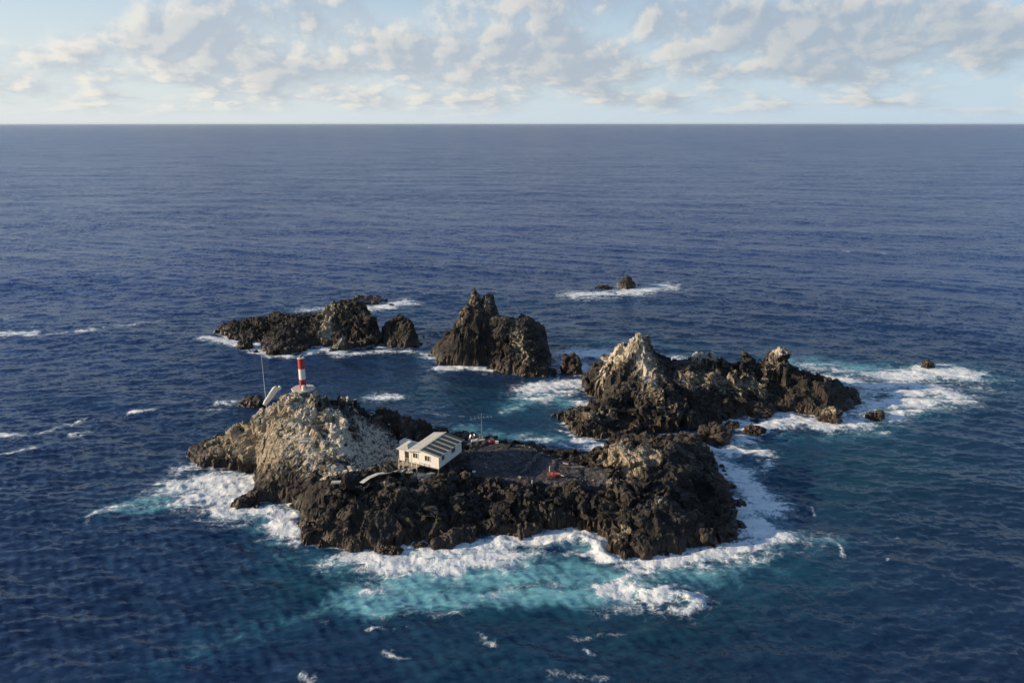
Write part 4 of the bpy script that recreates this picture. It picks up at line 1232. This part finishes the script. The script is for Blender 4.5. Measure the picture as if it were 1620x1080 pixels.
# front landing with steps and railing
dk = MB().box((2.4, -0.63, -0.12), (3.6, 1.14, 0.08)).build('landing', M_WOOD, house)
for x_ in (0.65, 1.5, 2.9, 4.15):
    g_ = Matrix.Rotation(rz, 3, 'Z') @ Vector((x_, -1.12, 0)) + A
    gz = ground(g_.x, g_.y, 0.6) - FZ
    MB().bar((x_, -1.12, min(gz, -0.5) - 0.2), (x_, -1.12, -0.163), 0.12).build('landing_post', M_CREAM, house)
for x_ in (0.65, 1.5, 2.3, 3.2, 4.15):
    MB().bar((x_, -1.12, -0.077), (x_, -1.12, 0.85), 0.07).build('rail_post', M_CREAM, dk)
MB().box((3.22, -1.12, 0.875), (1.96, 0.08, 0.045)).build('handrail', M_CREAM, dk)

# ------------------------------------------------------------------ footbridge and things round the house
way = [(652, 739.5, 5.95), (640, 744.0, 5.75), (618, 746.0, 5.65), (597, 749.0, 5.55), (583, 755.0, 5.35), (572, 763.0, 5.15)]
wp_ = []
for px, py, z_ in way:
    for _k in range(6):                      # keep the planks clear of the ground
        c_ = P(px, py, z_)
        z_ = max(z_, ground(c_[0], c_[1], 0.7) + 0.45)
    wp_.append(Vector(P(px, py, z_)))
fb_ = empty('footbridge', wp_[-1], 0, 'narrow pale plank footbridge leading from the house landing to the slope', 'footbridge')
o0 = wp_[-1]
for i in range(len(wp_) - 1):
    a, b = wp_[i] - o0, wp_[i + 1] - o0
    d_ = b - a
    side = Vector((-d_.y, d_.x, 0)).normalized() * 0.38
    nb_ = max(2, int(d_.length / 0.55))
    for k in range(nb_):
        p0_, p1_ = a + d_ * (k / nb_) + d_.normalized() * 0.02, a + d_ * ((k + 1) / nb_)
        MB().sheet([p0_ - side, p1_ - side, p1_ + side, p0_ + side], 0.06).build('plank', M_CREAM, fb_)
    if 0 < i:
        gz = ground(wp_[i].x, wp_[i].y, 0.5)
        if gz < wp_[i].z - 0.2:
            MB().bar(a + Vector((0, 0, -0.07)), Vector((a.x, a.y, gz - 0.2 - o0.z)), 0.12).build('trestle', M_WOOD, fb_)
MB().bar(wp_[0] - o0 + Vector((0, -0.42, 0.0)), wp_[3] - o0 + Vector((0, -0.42, 0.0)), 0.05, 0.14).build('edge_beam', M_CREAM, fb_)


def sit(px, py, z):
    x, y, _ = P(px, py, z)
    return x, y, ground(x, y, 0.5)


x, y, z = sit(642, 704, 5.8)
tk = empty('water_tank', (x, y, z - 0.15), rz, 'pale grey box shaped tank on the slope behind the house', 'tank')
MB().box((0, 0, 0.95), (1.65, 1.5, 1.9)).build('tank_body', M_WHITE, tk, 0.04)
MB().box((0.1, 0, 1.96), (0.7, 0.6, 0.10)).build('lid', M_CREAM, tk, 0.02)
MB().rod((0.6, -0.76, 0.3), (0.6, -1.0, 0.3), 0.05, seg=8).build('outlet_pipe', M_METAL, tk)

x, y, z = sit(641, 754, 5.1)
o = MB().box((0, 0, 0.42), (0.55, 0.08, 0.95)).build('upright_board', M_GREYC, None, 0.01)
o.location = (x, y, z - 0.15)
tag(o, 'grey board standing upright under the near end of the footbridge', 'board')

x, y, z = sit(762, 690, 4.7)
an = empty('antenna_mast', (x, y, z - 0.2), R(10), 'thin antenna mast with wide crossbars behind the house', 'antenna')
MB().rod((0, 0, 0), (0, 0, 5.2), 0.06, 0.04, 8).build('pole', M_METAL, an)
MB().rod((-2.2, 0, 4.25), (2.0, 0, 4.4), 0.035, seg=6).build('boom', M_METAL, an)
for q, h_ in ((-1.9, .5), (-1.2, .45), (-0.5, .42), (0.4, .4), (1.2, .36), (1.8, .32)):
    MB().rod((q, -h_ * 1.6, 4.26 + 0.035 * (q + 2.2) + 0.05), (q, h_ * 1.6, 4.26 + 0.035 * (q + 2.2) + 0.05), 0.02, seg=6).build('element', M_METAL, an)
MB().rod((-0.7, 0, 5.0), (0.7, 0, 5.0), 0.025, seg=6).build('short_crossbar', M_METAL, an)
MB().box((0, 0, 0.2), (0.5, 0.5, 0.4)).build('footing', M_GREYC, an, 0.03)

x, y, z = sit(746, 694, 4.8)
ds = empty('panel_stand', (x, y, z - 0.1), R(15), 'two small tilted white panels on a stand behind the right end of the house', 'panel stand')
MB().box((-0.32, 0, 1.05), (0.10, 0.7, 1.1), Matrix.Rotation(R(24), 4, 'Y')).build('panel', M_WHITE, ds, 0.015)
MB().box((0.35, 0, 1.05), (0.10, 0.7, 1.1), Matrix.Rotation(R(24), 4, 'Y')).build('panel', M_WHITE, ds, 0.015)
for q in (-0.5, 0.2):
    MB().bar((q, 0, 0), (q + 0.15, 0, 0.9), 0.07).build('post', M_METAL, ds)

for (px, py, sx, sy, h_, rot, lab, seed) in ((756, 697, 2.4, 1.0, 0.4, 14, 'long pale stone block lying by the foot of the antenna mast', 3), (744, 699, 1.0, 0.8, 0.6, 40, 'short pale stone block against the back corner of the house', 4),
                                             (681, 753, 1.1, 0.8, 0.45, 10, 'pale stone under the right front corner of the house', 5), (664, 754, 0.9, 0.7, 0.5, 35, 'pale stone heaped beside the landing post under the house', 6),
                                             (510, 624, 1.1, 0.35, 0.35, 25, 'short pale beam lying on the hilltop right of the lighthouse slab', 7)):
    x, y, z = sit(px, py, 5)if py > 640 else sit(px, py, 12.3)
    mb = MB()
    mb.box((0, 0, h_ / 2), (sx, sy, h_))
    bmesh.ops.subdivide_edges(mb.bm, edges=mb.bm.edges[:], cuts=3, use_grid_fill=True)
    rr_ = random.Random(seed)
    for v in mb.bm.verts:
        v.co += Vector((rr_.uniform(-1, 1) * .07, rr_.uniform(-1, 1) * .07, rr_.uniform(-1, 1) * .06))
    o = mb.build('stone_block', M_CONC)
    o.location = (x, y, z - 0.12)
    o.rotation_euler = (0, 0, R(rot))
    tag(o, lab, 'stone', 'pale stones on the station island')

# concrete ledges of the stepped path up the hill
for (px, py, z_, L_, rot, lab) in ((497, 659, 11.0, 3.6, 14, 'uppermost pale concrete ledge of the hill path below the lighthouse'), (488, 690, 9.3, 3.2, 18, 'middle pale concrete ledge of the hill path, left of the lit knoll'),
                                   (520, 702, 8.2, 1.6, -6, 'short pale ledge of the hill path beneath the lit knoll'), (540, 766, 5.0, 3.0, 4, 'lowest pale concrete ledge along the cliff top left of the footbridge')):
    x, y, z = sit(px, py, z_)
    st = empty('path_ledge', (x, y, z - 0.1), R(rot), lab, 'ledge', 'concrete ledges of the hill path')
    MB().box((0, 0, 0.10), (L_, 0.8, 0.26)).build('ledge_slab', M_CONC, st, 0.03)
    if py < 760:
        MB().box((0.1, 0.7, 0.28), (L_ * 0.8, 0.6, 0.30)).build('upper_step', M_CONC, st, 0.03)

x, y, z = sit(750, 747, 4.4)
o = MB().box((0, 0, 0.24), (0.5, 0.45, 0.48)).box((0, 0, 0.50), (0.54, 0.49, 0.05)).build('supply_box', M_WHITE)
o.location = (x, y, z - 0.03)
o.rotation_euler = (0, 0, R(20))
tag(o, 'small bright white box on the dark flat ground right of the house', 'box')

# red boat hauled up on the flat ground
x, y, z = sit(876, 755, 3.9)
bt = empty('small_boat', (x, y, z + 0.02), R(-14), 'small red boat lying on the dark flat ground', 'boat')
pts, fs = [], []
NS = 9
for i in range(NS):
    t_ = i / (NS - 1)
    wd = 0.46 * math.sin(math.pi * min(0.5, 0.22 + t_ * 0.5)) * (1.0 if t_ < 0.55 else max(0.06, 1 - ((t_ - 0.55) / 0.45) ** 2))
    zr_ = 0.50 + 0.16 * max(0, t_ - 0.5)
    zk = 0.02 + 0.22 * max(0, t_ - 0.6)
    xx = -1.1 + 2.2 * t_
    pts += [(xx, -wd, zr_), (xx, -wd * 0.72, zk + 0.12), (xx, 0, zk), (xx, wd * 0.72, zk + 0.12), (xx, wd, zr_), (xx, wd * 0.8, zr_ - 0.06), (xx, 0, zr_ - 0.12), (xx, -wd * 0.8, zr_ - 0.06)]
for i in range(NS - 1):
    for k in range(8):
        fs.append((i * 8 + k, i * 8 + (k + 1) % 8, i * 8 + 8 + (k + 1) % 8, i * 8 + 8 + k))
fs += [tuple(range(8)), tuple(range((NS - 1) * 8 + 7, (NS - 1) * 8 - 1, -1))]
MB().poly(pts, fs).build('hull', M_RUBBER, bt)
MB().bar((1.05, 0, 0.42), (1.75, -0.1, 0.30), 0.16, 0.10).build('bow_pad', M_CREAM, bt, 0.02)
MB().box((-0.3, 0, 0.44), (0.22, 0.7, 0.06)).build('thwart', M_WOOD, bt)
x, y, z = sit(869, 752, 3.9)
po = MB().rod((0, 0, -0.3), (0.05, 0, 1.5), 0.06, 0.05, 8).box((0.05, 0, 1.52), (0.18, 0.12, 0.08)).build('mooring_post', M_CREAM)
po.location = (x, y, z)
tag(po, 'pale upright post standing by the stern of the small red boat', 'post')
x, y, z = sit(842, 768, 4.2)
po = MB().rod((0, 0, -0.3), (-0.04, 0, 0.8), 0.07, 0.06, 8).box((-0.04, 0, 0.82), (0.16, 0.16, 0.06)).build('marker_post', M_WHITE)
po.location = (x, y, z)
tag(po, 'short white post on the rim of the front cliff', 'post')
for (px, py, L_, rot, lab) in ((914, 738, 2.3, 4, 'pale timber beam lying on the far edge of the flat ground'), (895, 733, 1.0, -30, 'short pale timber piece on the flat ground behind the red boat')):
    x, y, z = sit(px, py, 3.9)
    o = MB().box((0, 0, 0.12), (L_, 0.18, 0.16)).box((L_ * 0.3, 0.1, 0.06), (0.2, 0.5, 0.1)).build('timber_beam', M_WOOD)
    o.location = (x, y, z)
    o.rotation_euler = (0, 0, R(rot))
    tag(o, lab, 'beam', 'timber on the flat ground')
x, y, z = sit(778, 700, 4.7)
dr = empty('fuel_drum', (x, y, z - 0.02), R(30), 'red drum lying on its side on the back rim, right of the antenna mast', 'drum')
MB().rod((-0.45, 0, 0.32), (0.45, 0, 0.32), 0.31, 0.31, 18).build('drum_body', M_RUBBER, dr, 0, True)
for q in (-0.44, -0.15, 0.15, 0.44):
    MB().rod((q - 0.02, 0, 0.32), (q + 0.02, 0, 0.32), 0.335, 0.335, 18).build('hoop', M_RUBBER, dr, 0, True)
x, y, z = sit(786, 701, 4.7)
o = MB().box((0, 0, 0.2), (0.6, 0.4, 0.4)).box((0, 0, 0.42), (0.64, 0.44, 0.04)).build('supply_box', M_WHITE)
o.location = (x, y, z)
tag(o, 'small pale box close to the red drum on the back rim', 'box')

# loose stones on the slope and the flat ground
def rubble():
    g = np.random.default_rng(3)
    bm = bmesh.new()
    bmesh.ops.create_icosphere(bm, subdivisions=1, radius=1.0)
    V0 = np.array([v.co for v in bm.verts])
    F0 = np.array([[v.index for v in f.verts] for f in bm.faces])
    bm.free()
    Vs, Fs, G = [], [], []
    zones = [([(548, 648, 10), (600, 668, 8), (645, 692, 6), (650, 745, 5.2), (590, 748, 5.2), (555, 745, 5.4), (545, 720, 6.6)], 800, .10, .5),
             ([(735, 716, 4.5), (775, 705, 4.6), (840, 708, 4.4), (905, 728, 4), (955, 748, 4), (950, 770, 4), (800, 764, 4), (740, 760, 4.2)], 420, .10, .15)]
    for pts, cnt, sz, gu in zones:
        pp = np.array([P(*q)[:2] for q in pts])
        lo, hi = pp.min(0), pp.max(0)
        sel = MV[(MV[:, 0] > lo[0]) & (MV[:, 0] < hi[0]) & (MV[:, 1] > lo[1]) & (MV[:, 1] < hi[1])]
        sel = sel[poly_sd(sel[:, 0], sel[:, 1], pp) > 0]
        clump = fbm(np.c_[sel[:, :2] * 0.4, np.zeros(len(sel))], 3, 0.5, 8) + g.normal(0, .25, len(sel))
        sel = sel[np.argsort(-clump)[:cnt * 4]]
        for k in g.choice(len(sel), min(cnt, len(sel)), False):
            s_ = sz * g.lognormal(0, 0.55) * np.array([1, g.uniform(.7, 1.2), g.uniform(.5, .9)])
            v = V0 * s_ * (1 + g.normal(0, .16, (len(V0), 1)))
            a_ = g.uniform(0, 6.28)
            v[:, :2] = v[:, :2] @ np.array([[math.cos(a_), -math.sin(a_)], [math.sin(a_), math.cos(a_)]])
            Fs.append(F0 + len(V0) * len(Vs))
            Vs.append(v + sel[k] + np.array([0, 0, s_[2] * 0.3]))
            G.append(np.full(len(V0), gu * g.uniform(0, 2)))
    me = quad_mesh('rubble', np.concatenate(Vs), np.concatenate(Fs), {'guano': np.concatenate(G), 'ochre': np.zeros(len(Vs) * len(V0)), 'ash': np.zeros(len(Vs) * len(V0))})
    return tag(link('rubble', me, M_ROCK), kind='stuff')


rubble()


def shore_stones():
    """small broken stones along the water's edge of every islet"""
    g = np.random.default_rng(21)
    bm = bmesh.new()
    bmesh.ops.create_icosphere(bm, subdivisions=2, radius=1.0)
    V0 = np.array([v.co for v in bm.verts])
    F0 = np.array([[v.index for v in f.verts] for f in bm.faces])
    bm.free()
    Vs, Fs = [], []
    for poly in ISLES:
        n = len(poly)
        for k in range(n):
            a, b = poly[k], poly[(k + 1) % n]
            L = np.hypot(*(b - a))
            for j in range(int(L * 0.7)):
                if g.random() < 0.45:
                    continue
                c = a + (b - a) * g.random() + g.normal(0, 0.9, 2)
                r_ = min(0.85, 0.30 * g.lognormal(0, 0.5))
                q = V0 * 1.6 + g.uniform(0, 50, 3)
                t_, e_ = facets(q, 5)
                v = V0 * (r_ * (1 + 0.9 * t_ + 0.25 * vnoise(q * 1.7, 3)))[:, None] * np.array([1.2, 1.0, g.uniform(.6, 1.1)])
                a_ = g.uniform(0, 6.28)
                v[:, :2] = v[:, :2] @ np.array([[math.cos(a_), -math.sin(a_)], [math.sin(a_), math.cos(a_)]])
                Fs.append(F0 + len(V0) * len(Vs))
                Vs.append(v + np.array([c[0], c[1], g.uniform(-0.1, 0.35)]))
    N = len(Vs) * len(V0)
    me = quad_mesh('shore_rubble', np.concatenate(Vs), np.concatenate(Fs), {'guano': np.zeros(N), 'ochre': np.zeros(N), 'ash': np.zeros(N)})
    return tag(link('shore_rubble', me, M_ROCK), kind='stuff')


shore_stones()


# low row of stones crossing the flat ground
a, b = Vector(P(825, 748, 4.0)), Vector(P(863, 709, 4.3))
row = empty('stone_row', a, 0, 'low row of grey stones crossing the dark flat ground left of the red boat', 'stone row')
for k in range(22):
    c = a.lerp(b, (k + 0.5) / 22) + Vector((random.uniform(-.25, .25), 0, 0))
    gz = ground(c.x, c.y, 0.5)
    mb = MB().box((0, 0, 0), (random.uniform(.5, .85), random.uniform(.45, .7), random.uniform(.35, .65)), Matrix.Rotation(random.uniform(0, 3), 4, 'Z'))
    bmesh.ops.subdivide_edges(mb.bm, edges=mb.bm.edges[:], cuts=1, use_grid_fill=True)
    for v in mb.bm.verts:
        v.co = v.co * (0.78 + 0.22 * random.random()) + Vector((random.uniform(-1, 1), random.uniform(-1, 1), random.uniform(-1, 1))) * 0.05
    o = mb.build('stone', M_STONE, row)
    o.location = c - a
    o.location.z = gz - a.z + 0.12


# ------------------------------------------------------------------ sea haze
def haze():
    m = bpy.data.materials.new('sea_haze')
    m.use_nodes = True
    t = NT(m.node_tree)
    v = t.node('ShaderNodeVolumePrincipled')
    v.inputs['Color'].default_value = (0.78, 0.89, 1.0, 1.0)
    v.inputs['Density'].default_value = 1.6e-5
    v.inputs['Anisotropy'].default_value = 0.2
    o = t.node('ShaderNodeOutputMaterial')
    t.l.new(v.outputs[0], o.inputs['Volume'])
    L = 46000.0
    h = MB().box((0, 0, (66.0 - 5.0) / 2), (2 * L, 2 * L, 71.0)).build('haze', m)
    tag(h, kind='stuff')


haze()
